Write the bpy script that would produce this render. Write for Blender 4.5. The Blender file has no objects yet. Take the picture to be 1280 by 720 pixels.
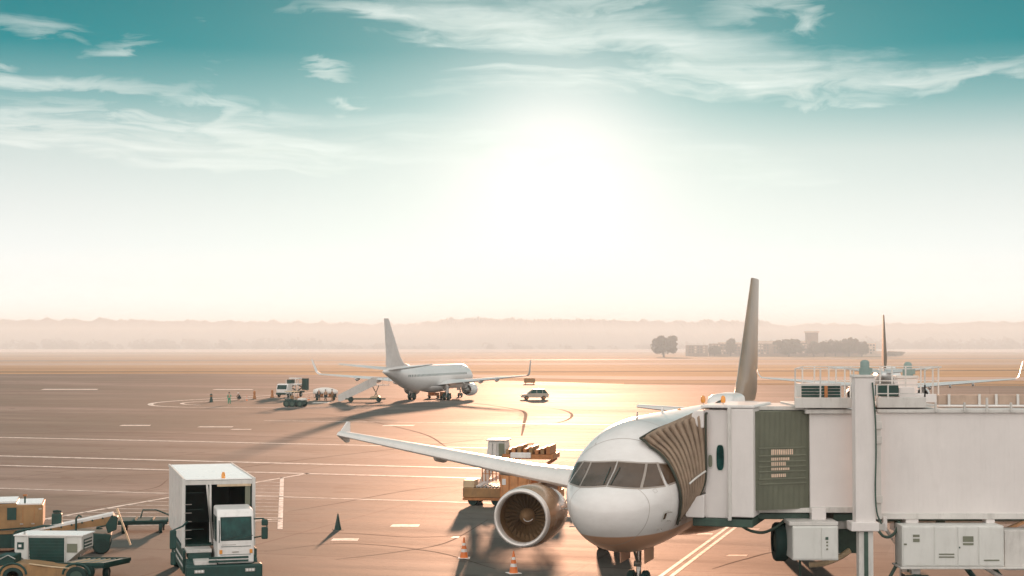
import bpy, math, random
import numpy as np
from mathutils import Vector, Matrix, noise
R = math.radians
random.seed(7)
scene = bpy.context.scene
COL = scene.collection

# ------------------------------------------------------------------ camera, world, sun, exposure
F, HC, HORIZ = 2000.0, 8.5, 432.0           # focal length in photo pixels, eye height, horizon row
PITCH = math.atan((HORIZ - 360.0) / F)
cd = bpy.data.cameras.new("camera"); cam = bpy.data.objects.new("camera", cd); COL.objects.link(cam)
cam.location = (0, 0, HC); cam.rotation_euler = (R(90) + PITCH, 0, 0)
cd.sensor_width = 36; cd.lens = F / 1280 * 36; cd.clip_start = 0.5; cd.clip_end = 40000
scene.camera = cam

SUN_AZ, SUN_EL = R(1.6), R(6.0)             # azimuth to the right of the view axis, elevation
scene.view_settings.view_transform = 'Standard'
scene.view_settings.look = 'None'
scene.view_settings.gamma = 1.0
scene.view_settings.exposure = 1.12
scene.cycles.use_denoising = True
scene.cycles.max_bounces = 6
scene.cycles.volume_bounces = 0
scene.cycles.sample_clamp_indirect = 6

sd = bpy.data.lights.new("sun", 'SUN'); sd.energy = 3.6; sd.angle = R(1.6); sd.color = (1.0, 0.53, 0.33)
sun = bpy.data.objects.new("sun", sd); COL.objects.link(sun)
sv = Vector((math.sin(SUN_AZ) * math.cos(SUN_EL), math.cos(SUN_AZ) * math.cos(SUN_EL), math.sin(SUN_EL)))
sun.rotation_euler = sv.to_track_quat('Z', 'Y').to_euler(); sun.location = (0, 0, 60)


class NT:
    """tiny node helper"""
    def __init__(s, tree): s.t = tree
    def n(s, typ, **kw):
        nd = s.t.nodes.new(typ)
        for k, v in kw.items(): setattr(nd, k, v)
        return nd
    def l(s, a, b): s.t.links.new(a, b)
    def val(s, sock, v):
        if hasattr(v, 'is_linked') or isinstance(v, bpy.types.NodeSocket): s.l(v, sock)
        else: sock.default_value = v
    def m(s, op, a, b=None, c=None, clamp=False):
        nd = s.n('ShaderNodeMath', operation=op, use_clamp=clamp)
        s.val(nd.inputs[0], a)
        if b is not None: s.val(nd.inputs[1], b)
        if c is not None: s.val(nd.inputs[2], c)
        return nd.outputs[0]
    def mix(s, f, a, b, blend='MIX'):
        nd = s.n('ShaderNodeMix', data_type='RGBA', blend_type=blend, clamp_factor=True)
        s.val(nd.inputs['Factor'], f)
        for sk, v in ((nd.inputs[6], a), (nd.inputs[7], b)):
            if isinstance(v, tuple) and len(v) == 3: v = v + (1,)
            s.val(sk, v)
        return nd.outputs[2]
    def ramp(s, f, stops, interp='LINEAR'):
        nd = s.n('ShaderNodeValToRGB'); cr = nd.color_ramp; cr.interpolation = interp
        while len(cr.elements) < len(stops): cr.elements.new(0.5)
        for e, (p, c) in zip(cr.elements, stops):
            e.position = p; e.color = (c if isinstance(c, tuple) else (c, c, c)) + (1,)
        s.val(nd.inputs[0], f)
        return nd.outputs[0]
    def noise(s, vec, scale, detail=4, rough=0.5, dist=0.0):
        nd = s.n('ShaderNodeTexNoise'); nd.inputs['Scale'].default_value = scale
        nd.inputs['Detail'].default_value = detail; nd.inputs['Roughness'].default_value = rough
        nd.inputs['Distortion'].default_value = dist
        if vec is not None: s.l(vec, nd.inputs['Vector'])
        return nd.outputs['Fac']
    def mapv(s, vec, loc=(0, 0, 0), rot=(0, 0, 0), sc=(1, 1, 1)):
        nd = s.n('ShaderNodeMapping'); nd.inputs['Location'].default_value = loc
        nd.inputs['Rotation'].default_value = rot; nd.inputs['Scale'].default_value = sc
        s.l(vec, nd.inputs['Vector'])
        return nd.outputs[0]
    def combine(s, x, y, z):
        nd = s.n('ShaderNodeCombineXYZ')
        s.val(nd.inputs[0], x); s.val(nd.inputs[1], y); s.val(nd.inputs[2], z)
        return nd.outputs[0]


def make_world():
    w = bpy.data.worlds.new("World"); scene.world = w; w.use_nodes = True
    t = w.node_tree; t.nodes.clear(); g = NT(t)
    out = g.n('ShaderNodeOutputWorld')
    tc = g.n('ShaderNodeTexCoord'); sep = g.n('ShaderNodeSeparateXYZ'); g.l(tc.outputs['Generated'], sep.inputs[0])
    x, y, z = sep.outputs
    el = g.m('ARCSINE', z); az = g.m('ARCTAN2', x, y)
    ela = g.m('MAXIMUM', el, 0.0)
    # physical sky, graded towards the photograph's teal
    sky = g.n('ShaderNodeTexSky', sky_type='NISHITA', sun_disc=False)
    sky.sun_elevation = SUN_EL; sky.sun_rotation = SUN_AZ
    sky.air_density = 1.0; sky.dust_density = 2.0; sky.ozone_density = 1.5
    nish = g.mix(1.0, sky.outputs[0], (0.08, 0.85, 0.95), 'MULTIPLY')
    # teal overhead, milky white near the horizon
    base = g.ramp(g.m('DIVIDE', ela, 0.5), [
        (0.00, (1.20, 1.17, 1.16)), (0.08, (.88, .865, .85)), (0.17, (.71, .725, .71)), (0.24, (.55, .61, .595)),
        (0.30, (.20, .38, .39)), (0.365, (.0, .205, .235)), (0.5, (.0, .13, .155)), (1.0, (.0, .10, .12))])
    # wide aureole round the sun
    dot = g.n('ShaderNodeVectorMath', operation='DOT_PRODUCT')
    g.l(tc.outputs['Generated'], dot.inputs[0]); dot.inputs[1].default_value = sv
    ang = g.m('ARCCOSINE', g.m('MINIMUM', dot.outputs['Value'], 1.0))
    glow = g.m('POWER', 2.718, g.m('MULTIPLY', g.m('POWER', g.m('DIVIDE', ang, 0.062), 2.0), -1.0))
    glow2 = g.m('POWER', 2.718, g.m('MULTIPLY', g.m('POWER', g.m('DIVIDE', ang, 0.12), 1.4), -1.0))
    base = g.mix(g.m('ADD', g.m('MULTIPLY', glow, .5), g.m('MULTIPLY', glow2, .42), clamp=True), base, (1.04, .93, .90))
    # cirrus: warped streaky noise, gathered by the broad banks in the picture
    sphc = g.combine(az, el, 0.0)
    w1 = g.n('ShaderNodeTexNoise'); w1.inputs['Scale'].default_value = 1.0; w1.inputs['Detail'].default_value = 3
    g.l(g.mapv(sphc, rot=(0, 0, R(8)), sc=(7, 16, 1)), w1.inputs['Vector'])
    wv = g.n('ShaderNodeVectorMath', operation='SUBTRACT'); g.l(w1.outputs['Color'], wv.inputs[0]); wv.inputs[1].default_value = (.5, .5, .5)
    ws = g.n('ShaderNodeVectorMath', operation='SCALE'); g.l(wv.outputs[0], ws.inputs[0]); ws.inputs['Scale'].default_value = 2.2
    def warped(sx, sy, rot, loc):
        ad = g.n('ShaderNodeVectorMath', operation='ADD'); g.l(g.mapv(sphc, loc=loc, rot=(0, 0, R(rot)), sc=(sx, sy, 1)), ad.inputs[0]); g.l(ws.outputs[0], ad.inputs[1])
        return ad.outputs[0]
    n1 = g.noise(warped(4.5, 26, 8, (1, 4, 0)), 1.0, 10, .58, .4)
    n2 = g.noise(warped(10, 120, 10, (3, 2, 0)), 1.0, 9, .62, .2)
    tex = g.m('ADD', g.m('MULTIPLY', n1, .68), g.m('MULTIPLY', n2, .32))
    wisp = g.m('MULTIPLY', g.m('SUBTRACT', n1, .5), .16)
    def bank(px, py, rx, ry, tilt, amt):
        ax = g.m('SUBTRACT', az, (px - 640) / F); ay = g.m('SUBTRACT', el, (HORIZ - py) / F)
        c, s_ = math.cos(tilt), math.sin(tilt)
        u = g.m('ADD', g.m('MULTIPLY', ax, c), g.m('MULTIPLY', ay, s_))
        v = g.m('ADD', g.m('MULTIPLY', ax, -s_), g.m('MULTIPLY', ay, c))
        v = g.m('ADD', v, g.m('MULTIPLY', wisp, .55))
        d = g.m('ADD', g.m('POWER', g.m('DIVIDE', u, rx / F), 2.0), g.m('POWER', g.m('DIVIDE', v, ry / F), 2.0))
        return g.m('MULTIPLY', g.m('POWER', 2.718, g.m('MULTIPLY', d, -1.0)), amt)
    banks = [(500, 8, 120, 16, R(-6), .8), (640, 30, 190, 30, R(-8), 1.0), (800, 58, 240, 36, R(-7), 1.0), (960, 95, 250, 34, R(-7), 1.0), (1180, 108, 200, 22, R(-1), .95), (960, 18, 110, 22, R(12), .8), (760, 8, 120, 16, 0, .7),
             (1040, 140, 110, 14, R(-3), .75), (90, 128, 260, 20, R(-3), .95), (330, 165, 190, 16, R(-9), .95), (120, 168, 200, 15, R(-4), .9), (330, 196, 170, 14, R(-5), .85), (600, 175, 170, 30, R(-6), .8),
             (880, 205, 190, 34, R(-12), .75), (60, 50, 80, 17, R(-6), .66), (165, 68, 60, 10, R(6), .62), (405, 82, 34, 6, R(-3), .8), (438, 113, 20, 5, 0, .8),
             (12, 98, 28, 6, 0, .8), (275, 106, 60, 8, R(-8), .6)]
    tot = None
    for b in banks:
        v = bank(*b); tot = v if tot is None else g.m('MAXIMUM', tot, v)
    # elsewhere in the sky the same kind of cloud goes on
    away = g.m('MULTIPLY', g.m('SUBTRACT', 1.0, g.m('POWER', 2.718, g.m('MULTIPLY', g.m('POWER', g.m('DIVIDE', ang, .62), 6.0), -1.0))), 0.92)
    tot = g.m('MAXIMUM', tot, away)
    cov = g.ramp(g.m('ADD', g.m('MULTIPLY', tot, .72), g.m('SUBTRACT', g.m('MULTIPLY', tex, 2.1), 1.08)), [(.18, 0.0), (.50, .45), (1.0, .97)], 'LINEAR')
    col = g.mix(g.m('MULTIPLY', cov, .92), base, g.mix(g.ramp(n2, [(.3, 0.), (.7, 1.)]), (.66, .69, .65), (.84, .85, .81)))
    col = g.mix(0.0025, col, nish, 'ADD')
    # unseen half of the sky opposite the sun, boosted and warmed to light shaded sides
    anti = g.m('SMOOTH_MIN', g.m('MAXIMUM', g.m('SUBTRACT', .55, g.m('MULTIPLY', dot.outputs['Value'], .75)), 0.0), 1.0, .2)
    col = g.mix(anti, col, g.mix(1.0, col, ANTI, 'MULTIPLY'))
    bg = g.n('ShaderNodeBackground'); g.l(col, bg.inputs[0]); bg.inputs[1].default_value = WORLD_STR
    g.l(bg.outputs[0], out.inputs[0])

WORLD_STR = 0.55
ANTI = (2.68, 2.22, 2.12)
make_world()

# ------------------------------------------------------------------ materials
def mat(name, color, rough=.5, metal=0., var=.12, vscale=1.5, bump=0., bscale=20., coat=0., spec=.5, dirt=0., tc='Object', stretch=(1, 1, 1), alpha=1., transmission=0., emis=None):
    m = bpy.data.materials.new(name); m.use_nodes = True
    g = NT(m.node_tree); b = m.node_tree.nodes['Principled BSDF']
    co = g.n('ShaderNodeTexCoord').outputs[tc]
    v = g.mapv(co, sc=stretch)
    n = g.noise(v, vscale, 6, .6)
    c0 = tuple(max(0, c * (1 - var)) for c in color); c1 = tuple(min(1, c * (1 + var)) for c in color)
    c = g.mix(g.ramp(n, [(.3, 0.), (.7, 1.)]), c0, c1)
    if dirt > 0:
        dn = g.noise(g.mapv(co, sc=(1, 1, .25)), vscale * 2.3, 8, .7)
        c = g.mix(g.m('MULTIPLY', g.ramp(dn, [(.5, 0.), (.75, 1.)]), dirt), c, (.10, .075, .05))
    g.l(c, b.inputs['Base Color'])
    b.inputs['Metallic'].default_value = metal
    rn = g.m('ADD', g.m('MULTIPLY', g.m('SUBTRACT', n, .5), .25), rough, clamp=True)
    g.l(rn, b.inputs['Roughness'])
    b.inputs['Coat Weight'].default_value = coat; b.inputs['Specular IOR Level'].default_value = spec
    if transmission: b.inputs['Transmission Weight'].default_value = transmission
    if alpha < 1: b.inputs['Alpha'].default_value = alpha
    if emis: b.inputs['Emission Color'].default_value = emis[0] + (1,); b.inputs['Emission Strength'].default_value = emis[1]
    if bump:
        bn = g.n('ShaderNodeBump'); bn.inputs['Strength'].default_value = bump; bn.inputs['Distance'].default_value = .02
        g.l(g.noise(co, bscale, 5, .6), bn.inputs['Height']); g.l(bn.outputs[0], b.inputs['Normal'])
    return m

M = {}
M['white_gloss'] = mat('glossy_white_roof', (.82, .80, .78), .3, coat=1., var=.05, dirt=.06)
M['white'] = mat('white_paint', (.76, .74, .72), .35, coat=.2, var=.06, dirt=.22)
M['bridge'] = mat('bridge_panel', (.74, .70, .68), .5, var=.05, vscale=.6, dirt=.10, bump=.1, bscale=3)
M['bridge_trim'] = mat('bridge_trim', (.62, .60, .57), .5, var=.08, dirt=.3)
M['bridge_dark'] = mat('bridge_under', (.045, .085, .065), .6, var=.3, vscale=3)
M['curtain'] = mat('rotunda_curtain', (.17, .18, .13), .6, var=.15, vscale=1.2)
M['canopy'] = mat('canopy_cloth', (.30, .22, .16), .85, var=.2, vscale=2.5)
M['canopy_dark'] = mat('canopy_edge', (.05, .055, .04), .8)
M['cabinet'] = mat('cabinet_paint', (.66, .66, .63), .45, var=.04, dirt=.15)
M['teal_black'] = mat('dark_machine_paint', (.003, .044, .036), .5, var=.3, vscale=3)
M['black'] = mat('black_rubber', (.008, .035, .030), .75, var=.3, vscale=6)
M['glass'] = mat('dark_glass', (.008, .05, .045), .1, spec=.25, var=.5, vscale=3)
M['cockpit_glass'] = mat('cockpit_glass', (.085, .05, .03), .12, spec=.7, var=.15)
M['steel'] = mat('bare_steel', (.45, .43, .40), .35, metal=.8, var=.15)
M['lip'] = mat('inlet_lip_metal', (.80, .76, .73), .3, metal=.35, var=.05)
M['engine_in'] = mat('inlet_lining', (.24, .145, .075), .5, var=.15)  # lightened brown: warm veil over the inlet put into the colour
M['fan'] = mat('fan_blades', (.19, .12, .062), .6)  # blades toned towards the lining, with the hazy veil in their colour
M['crate_orange'] = mat('faded_orange_container', (.60, .27, .11), .6, var=.25, vscale=2, dirt=.4)
M['orange'] = mat('orange_plastic', (.75, .20, .05), .5, var=.15)
M['amber'] = mat('amber_lens', (.75, .30, .05), .3, coat=.5)
M['tan'] = mat('ochre_machine_paint', (.32, .18, .075), .5, var=.25, dirt=.6)
M['tan_top'] = mat('pale_ochre_paint', (.62, .47, .30), .5, var=.15, dirt=.4)
M['rust'] = mat('rusty_orange_paint', (.42, .17, .06), .6, var=.3, vscale=4, dirt=.4)
M['green'] = mat('hi_vis_green', (.05, .32, .2), .7)
M['skin'] = mat('skin', (.45, .26, .18), .6)
M['dkcloth'] = mat('dark_workwear', (.03, .05, .05), .85)
M['silver'] = mat('silver_car_paint', (.42, .36, .30), .3, metal=.5, coat=.6, var=.05)
M['foliage'] = mat('tree_foliage', (.075, .070, .032), .8, var=.55, vscale=.35, tc='Object')
M['bark'] = mat('bark', (.08, .055, .035), .9, var=.3)
M['facade'] = mat('far_facade', (.26, .18, .13), .7, var=.3, vscale=.15)
M['facade_win'] = mat('far_window', (.05, .06, .05), .3)
M['facade_light'] = mat('far_facade_pale', (.66, .53, .42), .7, var=.2, vscale=.2)
M['wood_far'] = mat('distant_wood_foliage', (.07, .065, .045), .9, var=.4, vscale=.03)
M['cloth_white'] = mat('white_tarpaulin', (.75, .72, .68), .8, var=.1)


def mat_fuselage():
    m = bpy.data.materials.new('airliner_livery_belly_tint'); m.use_nodes = True
    g = NT(m.node_tree); b = m.node_tree.nodes['Principled BSDF']
    co = g.n('ShaderNodeTexCoord').outputs['Object']; sep = g.n('ShaderNodeSeparateXYZ'); g.l(co, sep.inputs[0])
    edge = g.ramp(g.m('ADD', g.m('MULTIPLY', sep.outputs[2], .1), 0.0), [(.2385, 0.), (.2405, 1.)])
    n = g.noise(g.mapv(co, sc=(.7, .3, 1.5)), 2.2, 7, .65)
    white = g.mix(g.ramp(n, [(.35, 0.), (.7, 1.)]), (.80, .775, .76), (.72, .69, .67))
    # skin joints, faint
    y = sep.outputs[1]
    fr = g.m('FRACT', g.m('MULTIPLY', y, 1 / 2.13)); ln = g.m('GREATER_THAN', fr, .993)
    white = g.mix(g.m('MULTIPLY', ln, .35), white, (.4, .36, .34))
    belly = g.mix(n, (.66, .36, .22), (.58, .31, .19))  # grey underside with orange reflected light mixed into its colour
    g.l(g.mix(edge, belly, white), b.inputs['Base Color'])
    b.inputs['Roughness'].default_value = .32; b.inputs['Coat Weight'].default_value = .3
    return m
M['fuselage'] = mat_fuselage()
M['wing'] = mat('wing_paint', (.74, .71, .68), .35, var=.05, dirt=.1, stretch=(1, .3, 1))
M['fin'] = mat('tail_fin_paint', (.24, .17, .11), .4, var=.45, vscale=.35, coat=.3)
M['far_white'] = mat('far_airliner_paint', (.74, .73, .72), .35, coat=.2, var=.05)
M['far_fin'] = mat('far_airliner_fin', (.55, .52, .50), .4, var=.1)
M['dark_fin'] = mat('dark_tail_paint', (.10, .08, .05), .4, var=.3)
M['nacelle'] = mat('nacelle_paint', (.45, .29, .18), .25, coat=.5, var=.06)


def mat_apron():
    m = bpy.data.materials.new('apron_asphalt'); m.use_nodes = True
    g = NT(m.node_tree); b = m.node_tree.nodes['Principled BSDF']
    co = g.n('ShaderNodeTexCoord').outputs['Object']
    al = g.mapv(co, rot=(0, 0, R(16.6)))
    streak = g.noise(g.mapv(al, sc=(.018, .16, 1)), 1.0, 7, .62, .4)
    streak2 = g.noise(g.mapv(al, loc=(40, 3, 0), sc=(.05, .6, 1)), 1.0, 6, .6, .2)
    patch = g.noise(g.mapv(al, loc=(11, 5, 0)), .022, 5, .55, .6)
    fine = g.noise(co, 7., 5, .7)
    c = g.mix(g.ramp(streak, [(.38, 0.), (.62, 1.)]), (.080, .078, .073), (.190, .168, .152))
    c = g.mix(g.m('MULTIPLY', g.ramp(patch, [(.45, 0.), (.60, 1.)]), .62), c, (.066, .074, .060))
    big = g.noise(g.mapv(al, loc=(7, 21, 0), sc=(.006, .03, 1)), 1.0, 5, .6, .8)
    c = g.mix(g.m('MULTIPLY', g.ramp(big, [(.44, 0.), (.58, 1.)]), .68), c, (.050, .066, .055))
    c = g.mix(g.m('MULTIPLY', g.ramp(streak2, [(.52, 0.), (.72, 1.)]), .4), c, (.052, .045, .038))
    c = g.mix(g.m('MULTIPLY', g.ramp(fine, [(.3, 0.), (.7, 1.)]), .22), c, (.20, .16, .13))
    # slab joints
    br = g.n('ShaderNodeTexBrick'); br.offset = 0; br.inputs['Scale'].default_value = 1.0
    br.inputs['Brick Width'].default_value = 15.; br.inputs['Row Height'].default_value = 7.5
    br.inputs['Mortar Size'].default_value = .09; br.inputs['Mortar Smooth'].default_value = .3
    g.l(al, br.inputs['Vector'])
    c = g.mix(g.m('MULTIPLY', br.outputs['Fac'], .7), c, (.045, .035, .03))
    sp = g.noise(g.mapv(al, loc=(2, 7, 0), sc=(1, 1.6, 1)), .35, 4, .5, .8)
    c = g.mix(g.m('MULTIPLY', g.ramp(sp, [(.60, 0.), (.66, 1.)]), .55), c, (.05, .042, .035))
    cr = g.n('ShaderNodeTexVoronoi', feature='DISTANCE_TO_EDGE'); cr.inputs['Scale'].default_value = .11
    g.l(g.mapv(al, sc=(1, 1.4, 1)), cr.inputs['Vector'])
    c = g.mix(g.m('MULTIPLY', g.ramp(cr.outputs['Distance'], [(.0, 1.), (.006, 0.)]), .35), c, (.05, .04, .035))
    rp = g.n('ShaderNodeTexBrick'); rp.offset = .37; rp.inputs['Scale'].default_value = 1.; rp.inputs['Brick Width'].default_value = 11.; rp.inputs['Row Height'].default_value = 3.7; rp.inputs['Mortar Size'].default_value = 0.
    rp.inputs['Color1'].default_value = (0, 0, 0, 1); rp.inputs['Color2'].default_value = (1, 1, 1, 1); g.l(al, rp.inputs['Vector'])
    c = g.mix(g.m('MULTIPLY', g.ramp(rp.outputs['Color'], [(.72, 0.), (.9, 1.)]), .28), c, (.07, .058, .05))
    g.l(c, b.inputs['Base Color'])
    g.l(g.ramp(g.m('ADD', g.m('MULTIPLY', streak2, .5), g.m('MULTIPLY', patch, .5)), [(.35, .84), (.7, .69)]), b.inputs['Roughness'])
    b.inputs['Specular IOR Level'].default_value = .2
    bn = g.n('ShaderNodeBump'); bn.inputs['Strength'].default_value = .4; bn.inputs['Distance'].default_value = .01
    g.l(g.noise(co, 35, 4, .7), bn.inputs['Height']); g.l(bn.outputs[0], b.inputs['Normal'])
    return m
M['apron'] = mat_apron()


def mat_grass():
    m = bpy.data.materials.new('dry_grass'); m.use_nodes = True
    g = NT(m.node_tree); b = m.node_tree.nodes['Principled BSDF']
    co = g.n('ShaderNodeTexCoord').outputs['Object']
    a = g.noise(g.mapv(co, sc=(.0016, .014, 1)), 1.0, 7, .62, .5)
    d = g.noise(g.mapv(co, sc=(.02, .09, 1)), 1.0, 6, .65)
    c = g.mix(g.ramp(a, [(.34, 0.), (.66, 1.)]), (.21, .135, .068), (.42, .27, .14))
    c = g.mix(g.m('MULTIPLY', g.ramp(d, [(.45, 0.), (.7, 1.)]), .5), c, (.16, .11, .055))
    g.l(c, b.inputs['Base Color']); b.inputs['Roughness'].default_value = .95; b.inputs['Specular IOR Level'].default_value = .1
    return m
M['grass'] = mat_grass()
M['taxiway'] = mat('taxiway_concrete', (.27, .21, .17), .92, var=.15, vscale=.05)
M['road_dark'] = mat('perimeter_road', (.11, .09, .07), .8, var=.2, vscale=.05)
M['grass_dark'] = mat('dark_grass', (.15, .11, .06), .95, var=.3, vscale=.03, spec=.1)


def mat_paint():
    m = bpy.data.materials.new('road_marking_paint'); m.use_nodes = True
    g = NT(m.node_tree); b = m.node_tree.nodes['Principled BSDF']
    co = g.n('ShaderNodeTexCoord').outputs['Object']
    n = g.noise(co, 1.7, 8, .75)
    c = g.mix(g.ramp(n, [(.40, 0.), (.56, 1.)]), (.34, .28, .24), (.78, .72, .66))
    g.l(c, b.inputs['Base Color']); b.inputs['Roughness'].default_value = .6
    return m
M['paint'] = mat_paint()

# ------------------------------------------------------------------ pixel -> place helpers, mesh builder
def ray(px, py):
    u, v = (px - 640) / F, (360 - py) / F
    return Vector((u, math.cos(PITCH) - v * math.sin(PITCH), math.sin(PITCH) + v * math.cos(PITCH)))
def gp(px, py, z=0.):
    d = ray(px, py); t = (z - HC) / d.z
    return Vector((d.x * t, d.y * t, z))
def wp(px, py, Y):
    d = ray(px, py); t = Y / d.y
    return Vector((d.x * t, Y, HC + d.z * t))


class MB:
    def __init__(s): s.v = []; s.f = []
    def add(s, v, f):
        o = len(s.v); s.v += [Vector(p) for p in v]; s.f += [tuple(i + o for i in q) for q in f]; return s
    def box(s, lo, hi):
        (a, b, c), (d, e, f) = lo, hi
        v = [(a, b, c), (d, b, c), (d, e, c), (a, e, c), (a, b, f), (d, b, f), (d, e, f), (a, e, f)]
        return s.add(v, [(0, 3, 2, 1), (4, 5, 6, 7), (0, 1, 5, 4), (1, 2, 6, 5), (2, 3, 7, 6), (3, 0, 4, 7)])
    def hexa(s, b4, t4):
        """box from four bottom and four top corners (both counter-clockwise)"""
        return s.add(list(b4) + list(t4), [(0, 3, 2, 1), (4, 5, 6, 7), (0, 1, 5, 4), (1, 2, 6, 5), (2, 3, 7, 6), (3, 0, 4, 7)])
    def bar(s, a, b, w, h, up=(0, 0, 1)):
        a, b = Vector(a), Vector(b); d = (b - a).normalized(); u = Vector(up)
        if abs(d.dot(u)) > .99: u = Vector((0, 1, 0))
        x = d.cross(u).normalized() * w / 2; y = x.cross(d).normalized() * h / 2
        p = [a - x - y, a + x - y, a + x + y, a - x + y]; q = [k + (b - a) for k in p]
        return s.add(p + q, [(0, 3, 2, 1), (4, 5, 6, 7), (0, 1, 5, 4), (1, 2, 6, 5), (2, 3, 7, 6), (3, 0, 4, 7)])
    def tube(s, pts, r, n=10, cap=True):
        pts = [Vector(p) for p in pts]; k = len(pts)
        rr = r if isinstance(r, (list, tuple)) else [r] * k
        rings = []; prev = None
        for i, p in enumerate(pts):
            d = (pts[min(i + 1, k - 1)] - pts[max(i - 1, 0)]).normalized()
            ref = prev if prev is not None else (Vector((0, 0, 1)) if abs(d.z) < .9 else Vector((1, 0, 0)))
            x = (ref - d * ref.dot(d)).normalized(); y = d.cross(x); prev = x
            rings.append([p + (x * math.cos(2 * math.pi * j / n) + y * math.sin(2 * math.pi * j / n)) * rr[i] for j in range(n)])
        v = [q for ri in rings for q in ri]
        f = [(i * n + j, i * n + (j + 1) % n, (i + 1) * n + (j + 1) % n, (i + 1) * n + j) for i in range(k - 1) for j in range(n)]
        if cap: f += [tuple(reversed(range(n))), tuple((k - 1) * n + j for j in range(n))]
        return s.add(v, f)
    def lathe(s, prof, c=(0, 0, 0), axis='z', n=32):
        """prof: (radius, height) pairs along the axis"""
        c = Vector(c); v = []
        for r, h in prof:
            for j in range(n):
                a = 2 * math.pi * j / n; p = (r * math.cos(a), r * math.sin(a), h)
                if axis == 'y': p = (p[0], p[2], p[1])
                if axis == 'x': p = (p[2], p[0], p[1])
                v.append(c + Vector(p))
        f = [(i * n + j, i * n + (j + 1) % n, (i + 1) * n + (j + 1) % n, (i + 1) * n + j) for i in range(len(prof) - 1) for j in range(n)]
        if axis == 'y': f = [tuple(reversed(q)) for q in f]
        return s.add(v, f)
    def prism(s, poly, off):
        """flat polygon pushed along off"""
        n = len(poly); o = Vector(off); v = [Vector(p) for p in poly]; v += [p + o for p in v]
        return s.add(v, [tuple(reversed(range(n))), tuple(range(n, 2 * n))] + [(i, (i + 1) % n, n + (i + 1) % n, n + i) for i in range(n)])
    def grid(s, rows, closed=False):
        n = len(rows[0]); v = [p for r in rows for p in r]
        m = n if closed else n - 1
        return s.add(v, [(i * n + j, i * n + (j + 1) % n, (i + 1) * n + (j + 1) % n, (i + 1) * n + j) for i in range(len(rows) - 1) for j in range(m)])
    def build(s, name, m, parent=None, smooth=False, world=False, bevel=0., kind=None, fix=True):
        v = s.v
        if parent is not None and world:
            inv = (Matrix.Translation(parent.location) @ parent.rotation_euler.to_matrix().to_4x4()).inverted()
            v = [inv @ p for p in v]
        me = bpy.data.meshes.new(name); me.from_pydata([tuple(p) for p in v], [], s.f)
        if fix:
            import bmesh
            bm = bmesh.new(); bm.from_mesh(me); bmesh.ops.recalc_face_normals(bm, faces=bm.faces); bm.to_mesh(me); bm.free()
        me.materials.append(m)
        if smooth:
            me.polygons.foreach_set('use_smooth', [True] * len(me.polygons))
            if smooth != 'all': me.set_sharp_from_angle(angle=R(40))
        o = bpy.data.objects.new(name, me); COL.objects.link(o)
        if parent is not None: o.parent = parent
        if bevel:
            b = o.modifiers.new('bevel', 'BEVEL'); b.width = bevel; b.segments = 2; b.limit_method = 'ANGLE'
        if kind: o['kind'] = kind
        return o

def thing(name, label, cat, loc=(0, 0, 0), rz=0., group=None):
    o = bpy.data.objects.new(name, None); COL.objects.link(o); o.location = loc; o.rotation_euler = (0, 0, rz)
    o['label'] = label; o['category'] = cat
    if group: o['group'] = group
    return o
def tag(o, label, cat, group=None):
    o['label'] = label; o['category'] = cat
    if group: o['group'] = group
    return o
def dup(root, loc, rz, label, group=None, scale=None):
    r = root.copy(); COL.objects.link(r); r.location = loc; r.rotation_euler = (0, 0, rz); r['label'] = label
    if scale: r.scale = (scale,) * 3
    if group: r['group'] = group
    for ch in list(root.children):
        c = ch.copy(); COL.objects.link(c); c.parent = r
        for q in list(ch.children):
            d = q.copy(); COL.objects.link(d); d.parent = c
    return r
def smooth_curve(pts, n):
    """centripetal-like resample of a polyline table (monotone cubic per coordinate)"""
    P = np.array(pts, float); t = np.arange(len(P)); q = np.linspace(0, len(P) - 1, n); out = []
    for k in range(P.shape[1]):
        y = P[:, k]; m = np.gradient(y)
        i = np.minimum(q.astype(int), len(P) - 2); u = q - i
        h = (2 * u**3 - 3 * u**2 + 1) * y[i] + (u**3 - 2 * u**2 + u) * m[i] + (-2 * u**3 + 3 * u**2) * y[i + 1] + (u**3 - u**2) * m[i + 1]
        out.append(h)
    return np.array(out).T

# ------------------------------------------------------------------ ground
def sheet(name, poly, z, m, kind='structure'):
    mb = MB(); mb.add([(p[0], p[1], z) for p in poly], [tuple(range(len(poly)))])
    return mb.build(name, m, kind=kind)
sheet('ground', [(-7000, -300), (7000, -300), (7000, 7500), (-7000, 7500)], 0, M['grass'])
far = [gp(1500, 483), gp(1100, 482), gp(800, 480.5), gp(600, 475), gp(430, 469), gp(250, 467), gp(-200, 468)]
sheet('apron', [(-400, -200), (400, -200)] + [(p.x, p.y) for p in far], .02, M['apron'])
def band(name, pts_top, pts_bot, z, m):
    a = [gp(*p) for p in pts_top]; b = [gp(*p) for p in pts_bot]
    sheet(name, [(p.x, p.y) for p in a] + [(p.x, p.y) for p in reversed(b)], z, m)
band('taxiway', [(560, 468), (800, 470.5), (1500, 472)], [(560, 471.5), (800, 475), (1500, 476.5)], .03, M['taxiway'])
band('runway', [(-300, 454.5), (640, 453.6), (1600, 453)], [(-300, 457), (640, 456.2), (1600, 455.6)], .03, M['taxiway'])
band('perimeter_road', [(-300, 450.0), (400, 450), (1600, 446.3)], [(-300, 452), (400, 451.6), (1600, 447.3)], .04, M['road_dark'])
band('grass_verge', [(-300, 464.5), (250, 463.5), (640, 464), (1500, 461.5)], [(-300, 466.6), (250, 465.6), (640, 465.6), (1500, 463)], .04, M['grass_dark'])
band('grass_verge', [(780, 478.5), (1500, 480)], [(780, 480.3), (1500, 482.5)], .04, M['grass_dark'])

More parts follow.
